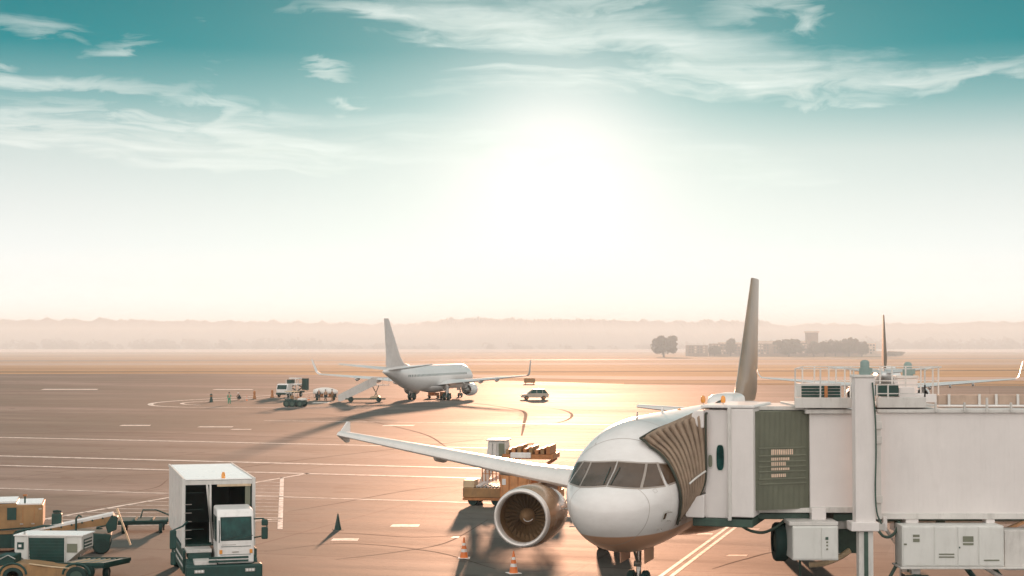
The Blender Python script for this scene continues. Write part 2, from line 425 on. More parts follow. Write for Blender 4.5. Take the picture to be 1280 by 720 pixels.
# painted markings
def line(a, b, w, name='painted_line', z=.026):
    a, b = gp(*a), gp(*b); d = (b - a).normalized(); s = Vector((-d.y, d.x, 0)) * w / 2
    sheet(name, [a - s, b - s, b + s, a + s], z, M['paint'])
for a, b, w in [((-60, 545.6), (1000, 569), .8), ((-60, 568.6), (760, 590), .75), ((-60, 580.5), (760, 602.5), .6), ((-60, 609), (760, 634), .3),
                ((330, 526), (1000, 534), .5), ((30, 654), (387, 591.8), .3), ((60, 659), (240, 656), .25),
                ((812, 731), (930, 644.6), .16), ((826, 731), (937, 646.2), .16), ((350, 662), (352.6, 597.5), .24),
                ((250, 655), (353, 649), .3)]:
    line(a, b, w)
def arc_line(pts, w, name='painted_line'):
    P = [gp(*p) for p in pts]; P = [Vector((a, b, 0)) for a, b in smooth_curve([(p.x, p.y) for p in P], 24)]
    mb = MB(); rows = []
    for i, p in enumerate(P):
        d = (P[min(i + 1, 23)] - P[max(i - 1, 0)]).normalized(); s = Vector((-d.y, d.x, 0)) * w / 2
        rows.append([Vector((q.x, q.y, .027)) for q in (p - s, p + s)])
    mb.grid(rows).build(name, M['paint'], kind='structure')
arc_line([(420, 489), (330, 495), (240, 500), (200, 503), (188, 505.5), (200, 508), (260, 509.5), (420, 509)], .8)
arc_line([(420, 494), (330, 497.5), (270, 501), (232, 503.5), (230, 505.5), (250, 506.5)], .6)
for cx, cy, w, h in [(430, 675, 34, 3.2), (505, 657.5, 36, 3.), (497, 532, 40, 1.2), (86, 486.8, 70, 1.), (290, 487, 50, .8), (168, 532, 38, 1.2), (268, 533.8, 44, 1.), (300, 537, 26, .8), (568, 672, 10, 1.5),
                     (400, 503.5, 22, 1.4), (920, 695, 26, 2), (880, 668, 20, 1.5), (940, 662, 16, 1.2)]:
    p = [gp(cx - w / 2, cy + h / 2), gp(cx + w / 2, cy + h / 2), gp(cx + w / 2 + 2, cy - h / 2), gp(cx - w / 2 + 4, cy - h / 2)]
    sheet('painted_patch', p, .0245, M['paint'])
def tyre_mark(pts, w):
    P = [gp(*p) for p in pts]; P = [Vector((a, b, 0)) for a, b in smooth_curve([(p.x, p.y) for p in P], 30)]
    rows = []
    for i, p in enumerate(P):
        d = (P[min(i + 1, 29)] - P[max(i - 1, 0)]).normalized(); s_ = Vector((-d.y, d.x, 0)) * w / 2 * (.3 + .7 * math.sin(math.pi * (i + .5) / 30))
        rows.append([Vector((q.x, q.y, .0225)) for q in (p - s_, p + s_)])
    MB().grid(rows).build('tyre_mark', M['tyre_mark'], kind='structure')
M['tyre_mark'] = mat('tyre_rubber_on_apron', (.062, .052, .045), .97, var=.35, vscale=.8, spec=.08)
for pts, w in [([(560, 500), (600, 505), (640, 511), (656, 516), (655, 530), (652, 545)], .45), ([(640, 535), (700, 528), (715, 519), (700, 512), (660, 508)], .35),
               ([(-20, 543), (150, 541), (300, 545), (520, 552)], .5), ([(360, 640), (420, 630), (520, 612), (590, 607)], .12), ([(355, 668), (430, 667), (520, 672), (600, 668)], .12),
               ([(330, 690), (430, 680), (540, 690), (620, 712)], .12), ([(120, 596), (260, 589), (420, 570), (640, 545)], .25), ([(420, 700), (500, 690), (560, 678), (610, 650)], .1),
               ([(890, 712), (930, 700), (980, 690), (1060, 700)], .12), ([(0, 625), (120, 619), (190, 611), (210, 600)], .15), ([(300, 512), (420, 520), (520, 540), (560, 560)], .3)]:
    tyre_mark(pts, w)
# hatched no-parking box behind the truck
def isect_x(y):   # left end of a hatch stripe: on the slanting outline
    return 387 - (y - 591.8) / (654 - 591.8) * 357
for k in range(12):
    y = 602.5 + k * 4.1 + k * k * .03
    line((max(60, isect_x(y) + 4), y + (350 - isect_x(y)) * -.004), (350.4, y + 1.2), .16)

# ------------------------------------------------------------------ hills and far woods
def ridge(name, Y, prof, depth, amp, m, seed):
    P = np.array(prof, float); xs = np.arange(-500, 1800, 1.6); rows = []
    for k, (dy, fh) in enumerate([(-depth, 0), (-depth * .7, .25), (-depth * .45, .55), (-depth * .2, .85), (0, 1.), (depth * .6, .8), (depth * 1.4, .3)]):
        row = []
        for x in xs:
            top = (HORIZ - np.interp(x, P[:, 0], P[:, 1])) * Y / F + HC
            n = noise.fractal(Vector((x * .035 * (1 + k * .05), seed + k * .7, 0)), 1., 2., 6) * amp + (abs(noise.noise(Vector((x * .30, seed + k, 3)))) + .8 * noise.noise(Vector((x * .6, seed + k, 5)))) * amp * 2.0 + noise.noise(Vector((x * .11, seed + k * .3, 9))) * amp * 1.3
            row.append(Vector(((x - 640) * Y / F, Y + dy, max(-2, top * fh + n * min(1, fh * 2)) if k else -3)))
        rows.append(row)
    return MB().grid(rows).build(name, m, kind='structure', smooth=True)
ridge('hills', 4600, [(-500, 405), (0, 402.5), (100, 400.5), (200, 402), (330, 403), (360, 404.5), (480, 406), (520, 404.5), (560, 399.5), (600, 398.5), (760, 400.5), (820, 403.5), (870, 402), (950, 403), (985, 409), (1015, 405), (1060, 406), (1095, 410), (1110, 406), (1180, 405.5), (1230, 403.5), (1800, 402)], 500, 5.0, M['wood_far'], 3)
ridge('hills', 3300, [(-500, 418), (0, 415), (90, 411), (250, 414), (300, 411), (420, 418), (520, 419), (600, 417), (740, 416), (860, 419), (1000, 417), (1090, 413), (1180, 412), (1280, 412.5), (1800, 411)], 260, 3.6, M['wood_far'], 9)

def leaf_clumps(mb, lobes, n, size, rnd):
    for _ in range(n):
        c, r = rnd.choice(lobes); d = Vector((rnd.gauss(0, 1), rnd.gauss(0, 1), rnd.gauss(0, 1))).normalized()
        p = Vector(c) + Vector((d.x * r[0], d.y * r[1], d.z * r[2])) * (rnd.random() ** .35)
        a = Vector((rnd.gauss(0, 1), rnd.gauss(0, 1), rnd.gauss(0, 1))).normalized(); b = a.cross(d + Vector((.01, .3, .2))).normalized()
        s = size * rnd.uniform(.6, 1.5)
        mb.add([p - a * s, p + b * s * .8, p + a * s, p - b * s * .8], [(0, 1, 2, 3)])

# one wood of merged trees along the foot of the hills
rnd = random.Random(5); mb = MB()
for i in range(420):
    px = rnd.uniform(-450, 1750); Y = rnd.uniform(2350, 2750)
    if 440 < px < 800 and rnd.random() < .5: continue
    h = rnd.uniform(9, 19) * (1.15 if px < 420 or px > 1080 else .8); x = (px - 640) * Y / F; w = h * rnd.uniform(.5, .9)
    leaf_clumps(mb, [((x, Y, h * .55), (w, w, h * .45)), ((x + w * .6, Y, h * .4), (w * .7, w * .6, h * .4))], 60, h * .16, rnd)
mb.build('distant_wood', M['wood_far'], kind='stuff', fix=False)

def far_tree(px, base_y, width_px, top_y, Y, label, seed, flat=False):
    r_ = random.Random(seed); k = Y / F; W = width_px * k; Hh = (base_y - top_y) * k
    t = thing('broadleaf_tree', label, 'tree', ((px - 640) * k, Y, 0))
    tb = MB(); tb.tube([(0, 0, 0), (.1, 0, Hh * .25), (0, .1, Hh * .6)], [Hh * .045, Hh * .035, Hh * .015], 8)
    for i in range(7):
        a = r_.uniform(0, 6.28); l = W * r_.uniform(.18, .36)
        z0 = Hh * r_.uniform(.2, .4)
        tb.tube([(0, 0, z0), (math.cos(a) * l * .5, math.sin(a) * l * .5, z0 + Hh * .16), (math.cos(a) * l, math.sin(a) * l, z0 + Hh * .25)], [Hh * .02, Hh * .014, Hh * .006], 5)
    tb.build('trunk', M['bark'], t)
    lobes = [((0, 0, Hh * .53), (W * .43, W * .41, Hh * .41))] * 4
    for i in range(16):
        a = i * 2.4; rr = W * r_.uniform(.15, .36); z = Hh * r_.uniform(.28, .82)
        lobes.append(((math.cos(a) * rr, math.sin(a) * rr, z), (W * r_.uniform(.10, .2), W * .16, Hh * r_.uniform(.10, .2))))
    cb = MB(); leaf_clumps(cb, lobes, 4200, W * .032, r_)
    cb.build('crown', M['foliage'], t, fix=False)
    return t
far_tree(829.5, 446.5, 39, 418.5, 1180, 'large rounded tree standing alone left of the far building', 1)
for i, (px, w, top, lab) in enumerate([(986, 40, 422, 'broad tree in front of the far building, left of its tower'), (1031, 18, 423.5, 'slim tree just right of the building tower'),
        (1044, 19, 423, 'second slim tree right of the building tower'), (1061, 27, 421, 'tallest bushy tree right of the building tower'),
        (1077, 22, 425, 'rounded tree near the right end of the far building'), (913, 16, 421.5, 'dark tree just left of the near aircraft fin, by the far building'),
        (1017, 20, 425, 'low tree at the foot of the building tower'), (1118, 26, 439, 'low bush right of the far building'), (893, 20, 431, 'bushy tree at the left half of the far building')]):
    far_tree(px, 445.5, w, top, 1240 + (i % 3) * 8, lab, 11 + i)

# far building
def far_building():
    Y = 1290.; k = Y / F; X = lambda px: (px - 640) * k; Z = lambda py: HC + (HORIZ - py) * k
    t = thing('airport_building', 'long low pale building with a square tower among trees', 'building', (X(980), Y, 0))
    def blk(name, x0, x1, ytop, m, y0=0., dep=18.): return MB().box((X(x0), Y + y0, 0), (X(x1), Y + y0 + dep, Z(ytop))).build(name, m, t, world=True)
    blk('wall', 860, 885, 431.5, M['facade'], 1); blk('wall', 889, 966, 429.5, M['facade'])
    blk('wall', 946, 1008, 426, M['facade_light'], 4); blk('wall', 966.3, 1076, 428.5, M['facade'], .5); blk('wall', 1076.3, 1095.5, 429, M['facade_light'], 2)
    blk('wall', 1096, 1119, 439, M['facade_light'], 2)
    tw = blk('tower', 1008.3, 1022, 414.5, M['facade'], -2, 9)
    MB().box((X(1007), Y - 3, Z(416)), (X(1023.2), Y + 8, Z(414))).build('tower_cap', M['facade_light'], tw, world=False).parent = tw
    for ch in tw.children:
        me = ch.data
        for v in me.vertices: v.co -= t.location
    r_ = random.Random(4)
    w = MB(); p = MB()
    for x0, x1, yt, y0 in [(861, 884, 432.5, 1), (890, 965, 430.5, 0), (967, 1075, 429.5, .5), (1077, 1095, 430, 2)]:
        n = int((x1 - x0) / 3.6)
        for i in range(n):
            for j in range(4):
                py = yt + .4 + j * 3.2
                if py > 441: continue
                a = x0 + i * 3.6; q = (w if r_.random() < .6 else p)
                q.box((X(a), Y + y0 - .25, Z(py + 1.9)), (X(a + 2.2), Y + y0 + .2, Z(py)))
    w.build('windows', M['facade_win'], t, world=True, kind='stuff'); p.build('facade_panels', M['facade_light'], t, world=True, kind='stuff')
    for a, b, zt in [(900, 930, 427.8), (975, 1000, 426.8), (1030, 1070, 427)]:
        MB().box((X(a), Y + 5, Z(430)), (X(b), Y + 12, Z(zt))).build('roof_unit', M['facade_light'], t, world=True)
far_building()

# ------------------------------------------------------------------ airliners
def loft_table(rows, ys, power=.5):
    """rows: (y, top, bottom, halfwidth, zmid) -> smooth values at ys"""
    T = np.array(rows, float); t = T[:, 0] ** power; q = np.array(ys) ** power
    out = []
    for k in range(1, 5):
        v = T[:, k]; h = np.diff(t); dl = np.diff(v) / h
        m = np.zeros(len(v)); m[1:-1] = np.where(dl[:-1] * dl[1:] > 0, 2 * dl[:-1] * dl[1:] / (dl[:-1] + dl[1:] + 1e-12), 0); m[0] = dl[0]; m[-1] = dl[-1]
        i = np.clip(np.searchsorted(t, q) - 1, 0, len(t) - 2); u = (q - t[i]) / h[i]
        out.append((2 * u**3 - 3 * u**2 + 1) * v[i] + (u**3 - 2 * u**2 + u) * h[i] * m[i] + (-2 * u**3 + 3 * u**2) * v[i + 1] + (u**3 - u**2) * h[i] * m[i + 1])
    return np.array(out).T

class Body:
    def __init__(s, rows): s.rows = rows; s.L = rows[-1][0]
    def at(s, y): return loft_table(s.rows, [y])[0]
    def pt(s, y, th, off=0.):
        top, bot, w, zm = s.at(y); h = (top - zm) if math.cos(th) > 0 else (zm - bot)
        p = Vector((w * math.sin(th), y, zm + h * math.cos(th)))
        if off:
            nrm = Vector((math.sin(th) / max(w, .05), 0, math.cos(th) / max(h, .05))).normalized()
            p += nrm * off
            e = .03; t2 = s.pt(y + e, th); t1 = s.pt(max(y - e, .001), th)
            slope = (t2 - t1).dot(nrm) / (t2 - t1).length
            p += Vector((0, -off * slope, 0))
        return p
    def y_at(s, x, z):
        lo, hi = .0005, s.L * .3
        for _ in range(40):
            y = (lo + hi) / 2; top, bot, w, zm = s.at(y); h = (top - zm) if z > zm else (zm - bot)
            q = (x / max(w, 1e-4)) ** 2 + ((z - zm) / max(h, 1e-4)) ** 2
            if q > 1: lo = y
            else: hi = y
        return (lo + hi) / 2
    def th_at(s, y, z, side):
        top, bot, w, zm = s.at(y); h = (top - zm) if z > zm else (zm - bot)
        return side * math.acos(max(-1, min(1, (z - zm) / h)))
    def mesh(s, mb, n=56, m=90):
        ys = s.L * (np.linspace(0.004, 1, m) ** 1.6)
        tab = loft_table(s.rows, ys); rows = []
        for y, (top, bot, w, zm) in zip(ys, tab):
            rows.append([Vector((w * math.sin(a), y, zm + ((top - zm) if math.cos(a) > 0 else (zm - bot)) * math.cos(a))) for a in [2 * math.pi * j / n for j in range(n)]])
        mb.grid(rows, closed=True)
        o = len(mb.v); mb.v.append(Vector((0, 0, s.rows[0][4]))); base = o - len(rows) * n
        mb.f += [(base + (j + 1) % n, base + j, o) for j in range(n)]
        mb.f.append(tuple(o - n + j for j in range(n)))
    def patch2(s, c, off, fn, m=8, n=8):
        rows = []
        for i in range(m + 1):
            u = i / m; row = []
            for j in range(n + 1):
                v = j / n
                p = [(1 - v) * ((1 - u) * c[0][k] + u * c[1][k]) + v * ((1 - u) * c[3][k] + u * c[2][k]) for k in (0, 1)]
                row.append(s.pt(*fn(*p), off))
            rows.append(row)
        return rows
    def patch(s, corners, off, m=8, n=8, thick=0.):
        """corners in (y, theta): bl, br, tr, tl"""
        rows = []
        for i in range(m + 1):
            u = i / m; row = []
            for j in range(n + 1):
                v = j / n
                y = (1 - v) * ((1 - u) * corners[0][0] + u * corners[1][0]) + v * ((1 - u) * corners[3][0] + u * corners[2][0])
                th = (1 - v) * ((1 - u) * corners[0][1] + u * corners[1][1]) + v * ((1 - u) * corners[3][1] + u * corners[2][1])
                row.append(s.pt(y, th, off))
            rows.append(row)
        return rows

AF = [(1, 0.), (.85, .035), (.65, .075), (.45, .1), (.28, .105), (.15, .09), (.06, .062), (.015, .032), (0, 0), (.015, -.02), (.06, -.032), (.15, -.04), (.35, -.045), (.6, -.03), (.85, -.008)]
def foil(sections, axis='x'):
    """sections: (x, y_le, z, chord, thickness_factor); closed loft"""
    rows = []
    for x, y, z, c, tf in sections:
        if axis == 'x': rows.append([Vector((x, y + a * c, z + b * c * tf)) for a, b in AF])
        else: rows.append([Vector((x + (b if i < 9 else b * 1.0) * c * tf, y + a * c, z)) for i, (a, b) in enumerate(SYM)])
    mb = MB(); mb.grid(rows, closed=True); n = len(rows[0]); L = len(rows)
    mb.f += [tuple(range(n)), tuple((L - 1) * n + j for j in reversed(range(n)))]
    return mb
SYM = [(1, 0), (.8, .03), (.55, .055), (.3, .06), (.12, .045), (.03, .022), (0, 0), (.03, -.022), (.12, -.045), (.3, -.06), (.55, -.055), (.8, -.03)]

def wheel(parent, c, r, w, name='wheel', rim=None):
    mb = MB(); c = Vector(c)
    mb.lathe([(r * .55, -w / 2), (r * .88, -w / 2), (r, -w * .3), (r, w * .3), (r * .88, w / 2), (r * .55, w / 2)], c, 'x', 24)
    o = mb.build(name, M['black'], parent, smooth=True)
    h = MB().lathe([(.01, -w * .36), (r * .56, -w * .4), (r * .56, w * .4), (.01, w * .36)], c, 'x', 16).build('rim', rim or M['steel'], o, smooth=True)
    return o

def engine(parent, c, P, mats):
    x, y, z = c; r = P['er']; Ln = P['elen']
    e = MB().lathe([(r * .84, .35), (r * .83, .12), (r * .87, .02), (r * .92, -.02), (r * .97, .05), (r * 1.0, .16)], c, 'y', 56).build('inlet_lip', mats['lip'], parent, smooth='all')
    MB().lathe([(r * 1.0, .162), (r * 1.045, .5), (r * 1.06, 1.), (r * 1.04, 1.8), (r * .97, Ln * .8), (r * .86, Ln), (r * .80, Ln), (r * .84, Ln * .8)], c, 'y', 56).build('engine_cowling', mats['nac'], parent, smooth=True)
    MB().lathe([(r * .84, .352), (r * .86, .8), (r * .86, 1.05)], c, 'y', 48).build('inlet_duct', mats['in'], parent, smooth=True)
    core = MB().lathe([(r * .6, Ln * .7), (r * .55, Ln + .25), (r * .42, Ln + .75), (r * .36, Ln + .72), (r * .2, Ln + .8), (.02, Ln + 1.15)], c, 'y', 32).build('exhaust_cone', M['steel'], parent, smooth=True)
    MB().lathe([(r * .86, 1.06), (.05, 1.06)], c, 'y', 32).build('fan_backing', M['fan'], parent)
    if P.get('detail'):
        b = MB()
        for k in range(28):
            a = 2 * math.pi * k / 28; ca, sa = math.cos(a), math.sin(a); q = []
            for rr, tw, yy in ((.3, .15, .70), (.3, .15, .98), (.85, .5, .99), (.85, .5, .82)):
                pass
            def P3(rad, da, yy): return Vector((x + math.cos(a + da) * rad * r, y + yy, z + math.sin(a + da) * rad * r))
            b.add([P3(.28, -.06, .76), P3(.28, .10, .99), P3(.58, .10, .98), P3(.85, .12, .96), P3(.85, -.10, .88), P3(.58, -.07, .80)], [(0, 1, 2, 5), (5, 2, 3, 4)])
        b.build('fan_blades', M['fan'], parent, kind='stuff', fix=False)
        sp = MB().lathe([(.01, .42), (r * .12, .52), (r * .22, .68), (r * .29, .86)], c, 'y', 28).build('spinner', M['engine_in'], parent, smooth='all')
        sw = MB(); pts = []
        for k in range(14):
            a = -1.9 + k * .13; rr = .05 + k * .017; pts.append((x + math.cos(a) * rr * r, y + .42 + rr * r * .55 * 1.1 - .03, z + math.sin(a) * rr * r))
        sw.tube(pts, .014, 6).build('spinner_mark', M['white'], sp)
    else:
        MB().lathe([(.02, .5), (r * .25, .95)], c, 'y', 16).build('spinner', M['engine_in'], parent, smooth='all')

def airliner(P, mats, label, loc, rz):
    t = thing('airliner', label, 'airliner', loc, rz)
    body = Body(P['rows']); mb = MB(); body.mesh(mb); fus = mb.build('fuselage', mats['body'], t, smooth='all')
    # belly fairing
    yb0, yb1 = P['fair']; zt = P['zb']
    rows = []
    for i in range(15):
        u = i / 14; s_ = math.sin(math.pi * min(1, max(0, u))) ** .55; y = yb0 + (yb1 - yb0) * u
        rows.append([Vector((math.sin(a) * (P['hw'] * (.55 + .62 * s_)), y, zt + .75 - (math.cos(a)) * (.55 + .62 * s_))) for a in [(-1.5 + 3.0 * j / 16) for j in range(17)]])
    MB().grid(rows).build('belly_fairing', mats['body'], t, smooth='all')
    for sd in (-1, 1):
        sec = [(sd * x, y, z, c, tf) for x, y, z, c, tf in P['wing']]
        w = foil(sec).build('wing', mats['wing'], t, smooth=True)
        x, y, z, c, tf = P['wing'][-1]
        if P['tip'] == 'fence':
            f_ = MB().prism([(sd * (x + .02), y + .25, z - .05), (sd * (x + .02), y + 1.2, z - .42), (sd * (x + .02), y + 1.5, z - .4), (sd * (x + .02), y + c + .05, z),
                         (sd * (x + .10), y + 1.75, z + .50), (sd * (x + .10), y + 1.5, z + .53)], (sd * .07, 0, 0)).build('wingtip_fence', mats['wing'], w)
        else:
            foil([(sd * x, y, z, c, tf), (sd * (x + .25), y + .25, z + .12, c * .95, .9), (sd * (x + .5), y + .7, z + .5, c * .8, .8), (sd * (x + .95), y + 1.9, z + 2.4, c * .4, .8)]).build('winglet', mats['wing'], w, smooth=True)
        # flap track fairings
        for fx in P['tracks']:
            for (a, b) in zip(P['wing'][:-1], P['wing'][1:]):
                if a[0] <= fx <= b[0]:
                    u = (fx - a[0]) / (b[0] - a[0]); yl = a[1] + (b[1] - a[1]) * u; zz = a[2] + (b[2] - a[2]) * u; cc = a[3] + (b[3] - a[3]) * u
                    k = MB(); k.tube([(sd * fx, yl + cc * .35, zz - .05), (sd * fx, yl + cc * .5, zz - .24), (sd * fx, yl + cc * .8, zz - .30), (sd * fx, yl + cc * 1.02, zz - .2), (sd * fx, yl + cc * 1.15, zz - .08)], [.02, .17, .22, .15, .02], 10)
                    k.build('flap_track_fairing', mats['wing'], w, smooth='all')
        sec = [(sd * x, y, z, c, tf) for x, y, z, c, tf in P['htp']]
        foil(sec).build('tailplane', mats['wing'], t, smooth=True)
        ex, ey, ez = P['eng']
        engine(t, (sd * ex, ey, ez), P, mats)
        # pylon
        zt_ = P['pyz']
        MB().hexa([(sd * ex - .16, ey + .8, ez + P['er'] * .95), (sd * ex + .16, ey + .8, ez + P['er'] * .95), (sd * ex + .2, ey + 4.2, ez + .25), (sd * ex - .2, ey + 4.2, ez + .25)],
                  [(sd * ex - .07, ey + 1.3, ez + P['er'] * 1.06), (sd * ex + .07, ey + 1.3, ez + P['er'] * 1.06), (sd * ex + .22, ey + 4.6, zt_), (sd * ex - .22, ey + 4.6, zt_)]).build('engine_pylon', mats['nac'], t, bevel=.04)
        # main gear
        gx, gy, gr = P['main']
        g_ = MB(); g_.tube([(sd * gx, gy, gr), (sd * (gx - .05), gy, P['zb'] + .9)], .13, 12); g_.tube([(sd * (gx), gy, gr * 2.2), (sd * (gx - 1.3), gy - .1, P['zb'] + .7)], .07, 8); g_.bar((sd * (gx - .42), gy, gr), (sd * (gx + .42), gy, gr), .14, .14)
        gg = g_.build('main_gear', M['steel'], t, smooth=True)
        for q in (-.36, .36): wheel(t, (sd * gx + q, gy, gr), gr, .38, 'tyre')
        MB().box((sd * (gx + .22) - .02, gy - .5, gr * 1.5), (sd * (gx + .22) + .02, gy + .5, P['zb'] + .8)).build('gear_door', mats['body'], t)
    # fin
    f = P['fin']
    fb = foil([(0, f[i][0], f[i][1], f[i][2], 1.5) for i in range(len(f))], axis='z') if False else MB()
    rows = []
    for y, z, c, tf in f: rows.append([Vector((b * c * tf, y + a * c, z)) for a, b in SYM])
    fb.grid(rows, closed=True); n = len(SYM); fb.f += [tuple((len(f) - 1) * n + j for j in range(n))]
    fin = fb.build('tail_fin', mats['fin'], t, smooth=True)
    # nose gear
    ny, nr = P['nose_gear']
    g_ = MB(); g_.tube([(0, ny, nr), (0, ny + .15, P['zb'] + .4)], .09, 12); g_.tube([(0, ny + .02, nr * 2.3), (0, ny - .9, P['zb'] + .25)], .05, 8); g_.bar((-.3, ny, nr), (.3, ny, nr), .1, .1)
    g_.tube([(-.12, ny - .12, nr * 2.6), (.12, ny - .12, nr * 2.6)], .1, 8)
    g_.build('nose_gear', M['steel'], t, smooth=True)
    for q in (-.25, .25): wheel(t, (q, ny, nr), nr, .22, 'tyre')
    for q in (-.42, .42): MB().box((q - .015, ny - .9, P['zb'] - .42), (q + .015, ny + .5, P['zb'] + .12)).build('gear_door', mats['body'], t)
    # cockpit panes: front ones given in front view (x, z), side ones in side view (y, z)
    for sd in (-1, 1):
        for pane in P['panes_f']:
            seal(body, pane, sd, t, True); MB().grid(body.patch2(pane, .016, lambda x, z: (lambda y: (y, body.th_at(y, z, sd)))(body.y_at(x, z)))).build('cockpit_window', M['cockpit_glass'], t, smooth='all')
        for pane in P['panes_s']:
            seal(body, pane, sd, t, False); MB().grid(body.patch2(pane, .016, lambda y, z: (y, body.th_at(y, z, sd)))).build('cockpit_window', M['cockpit_glass'], t, smooth='all')
    # cabin windows
    w = MB()
    y = P['cab'][0]
    while y < P['cab'][1]:
        for sd in (-1, 1):
            th0, th1 = body.th_at(y, P['zwin'] - .17, sd), body.th_at(y, P['zwin'] + .17, sd)
            w.grid(body.patch([(y - .115, th0), (y + .115, th0), (y + .115, th1), (y - .115, th1)], .008, 1, 2))
        y += .533
    w.build('cabin_windows', M['glass'], t, kind='stuff', fix=False)
    return t, body, fus

def seal(body, pane, sd, t, front):
    cx = sum(p[0] for p in pane) / 4; cz = sum(p[1] for p in pane) / 4; e = .045
    big = [(max(.008, p[0] + math.copysign(e if front and p[0] > .1 else (.02 if front else e), p[0] - cx)), p[1] + math.copysign(e, p[1] - cz)) for p in pane]
    fn = (lambda x, z: (lambda y: (y, body.th_at(y, z, sd)))(body.y_at(x, z))) if front else (lambda y, z: (y, body.th_at(y, z, sd)))
    MB().grid(body.patch2(big, .008, fn)).build('window_seal', M['seal'], t, smooth='all')
M['seal'] = mat('window_frame_metal', (.40, .34, .30), .4, metal=.3)

def circ_rows(L, hw, zt, zb, nose, tail):
    zm = (zt + zb) / 2
    rows = list(nose)
    y0 = rows[-1][0]
    rows += [(y0 + (tail[0][0] - y0) * u, zt, zb, hw, zm) for u in (.35, .7)]
    rows += tail
    return rows

# near airliner
A = dict(hw=2.08, zb=1.52, er=1.14, elen=3.2, detail=True, eng=(5.75, 9.8, 1.85), pyz=2.95, tip='fence', tracks=(8.2, 11.6), nose_gear=(5.0, .38), main=(3.8, 16.1, .58), fair=(9.2, 19.5),
         cab=(7.5, 26.5), zwin=4.35)
A['rows'] = circ_rows(33.84, 2.08, 6.02, 1.52,
    [(0, 3.20, 3.20, .0, 3.20), (.06, 3.48, 2.90, .36, 3.21), (.25, 3.76, 2.58, .74, 3.23), (.6, 4.00, 2.28, 1.09, 3.28), (1.1, 4.22, 2.02, 1.40, 3.36), (1.6, 4.42, 1.85, 1.61, 3.46),
     (2.0, 4.66, 1.75, 1.74, 3.54), (2.5, 5.06, 1.67, 1.86, 3.62), (3.1, 5.48, 1.60, 1.95, 3.70), (3.9, 5.80, 1.55, 2.02, 3.75), (5., 5.97, 1.53, 2.07, 3.78), (6.4, 6.02, 1.52, 2.08, 3.78)],
    [(21.5, 6.0, 1.60, 2.05, 3.82), (24, 5.93, 2.12, 1.90, 4.02), (27, 5.88, 2.85, 1.58, 4.36), (30, 5.75, 3.75, 1.10, 4.75), (32.5, 5.45, 4.45, .62, 4.95), (33.6, 5.2, 4.8, .3, 5.0), (33.84, 5.08, 4.95, .12, 5.02)])
A['wing'] = [(1.5, 9.9, 2.75, 6.6, 1.0), (6.4, 12.4, 3.25, 3.9, 1.0), (11.5, 14.9, 3.85, 2.75, 1.0), (16.75, 17.2, 4.48, 1.55, .95)]
A['htp'] = [(.3, 28.3, 4.95, 3.6, .9), (6.22, 31.3, 5.35, 1.35, .9)]
A['fin'] = [(22.6, 5.80, 8.0, .35), (24.6, 6.25, 6.6, .6), (25.6, 6.9, 5.75, .75), (29.65, 11.85, 2.4, .65)]
A['panes_f'] = [[(.03, 4.03), (.98, 3.94), (.90, 4.62), (.03, 4.67)]]
A['panes_f'] += [[(1.05, 3.94), (1.58, 3.96), (1.22, 4.62), (.97, 4.62)], [(1.65, 3.98), (1.88, 4.07), (1.58, 4.57), (1.29, 4.61)]]; A['panes_s'] = []
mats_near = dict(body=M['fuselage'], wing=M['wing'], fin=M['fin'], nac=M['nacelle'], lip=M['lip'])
mats_near['in'] = M['engine_in']
NEAR_LOC, YAW = Vector((2.85, 50.8, 0)), .308
near, nbody, nfus = airliner(A, mats_near, 'large white airliner with orange light painted on its belly, docked at the boarding bridge', NEAR_LOC, -YAW)
def nl(x, y, z):
    """point in the near airliner's own axes (x its left, y aft) -> world"""
    c, s_ = math.cos(YAW), math.sin(YAW)
    return Vector((NEAR_LOC.x + x * c + y * s_, NEAR_LOC.y - x * s_ + y * c, z))
# radome joint, satcom hump, aerials, panels
rm = MB(); rm.grid([[nbody.pt(.93, 2 * math.pi * j / 64, .003) for j in range(64)], [nbody.pt(.955, 2 * math.pi * j / 64, .003) for j in range(64)]], closed=True)
rm.build('radome_joint', mat('joint_sealant', (.5, .45, .42), .6), near)
rows = []
for i in range(13):
    u = i / 12; y = 20.4 + 4.2 * u; s_ = max(.03, min(1, min(u, 1 - u) * 5)) ** .5
    rows.append([Vector((math.sin(a) * .62 * (.7 + .3 * s_) , y, 5.86 + .52 * s_ * (max(0, math.cos(a)) ** .35))) for a in [(-1.57 + 3.14 * j / 14) for j in range(15)]])
MB().grid(rows).build('satcom_dome', M['white'], near, smooth='all')
MB().prism([(-.01, 4.6, 5.78), (-.01, 4.95, 5.8), (-.01, 4.95, 6.22), (-.01, 4.85, 6.22)], (.02, 0, 0)).build('blade_antenna', M['steel'], near)
MB().prism([(-.02, 8.6, 5.9), (-.02, 9.1, 5.9), (-.02, 9.1, 6.2), (-.02, 8.95, 6.2)], (.04, 0, 0)).build('blade_antenna', M['white'], near)
MB().lathe([(.09, 0), (.09, .06), (.06, .12), (.01, .14)], (0, 12., 5.93), 'z', 12).build('beacon', M['amber'], near, smooth=True)
for y, z in ((1.9, 2.98),):
    th0, th1 = nbody.th_at(y, z - .17, 1), nbody.th_at(y, z + .17, 1)
    pn = MB().grid(nbody.patch([(y - .2, th0), (y + .12, th0), (y + .12, th1), (y - .2, th1)], .006, 2, 2)).build('service_panel', M['bridge_trim'], near)
    th0, th1 = nbody.th_at(y, z - .1, 1), nbody.th_at(y, z + .1, 1)
    MB().grid(nbody.patch([(y - .12, th0), (y + .03, th0), (y + .03, th1), (y - .12, th1)], .012, 2, 2)).build('panel_latch', M['cockpit_glass'], pn)
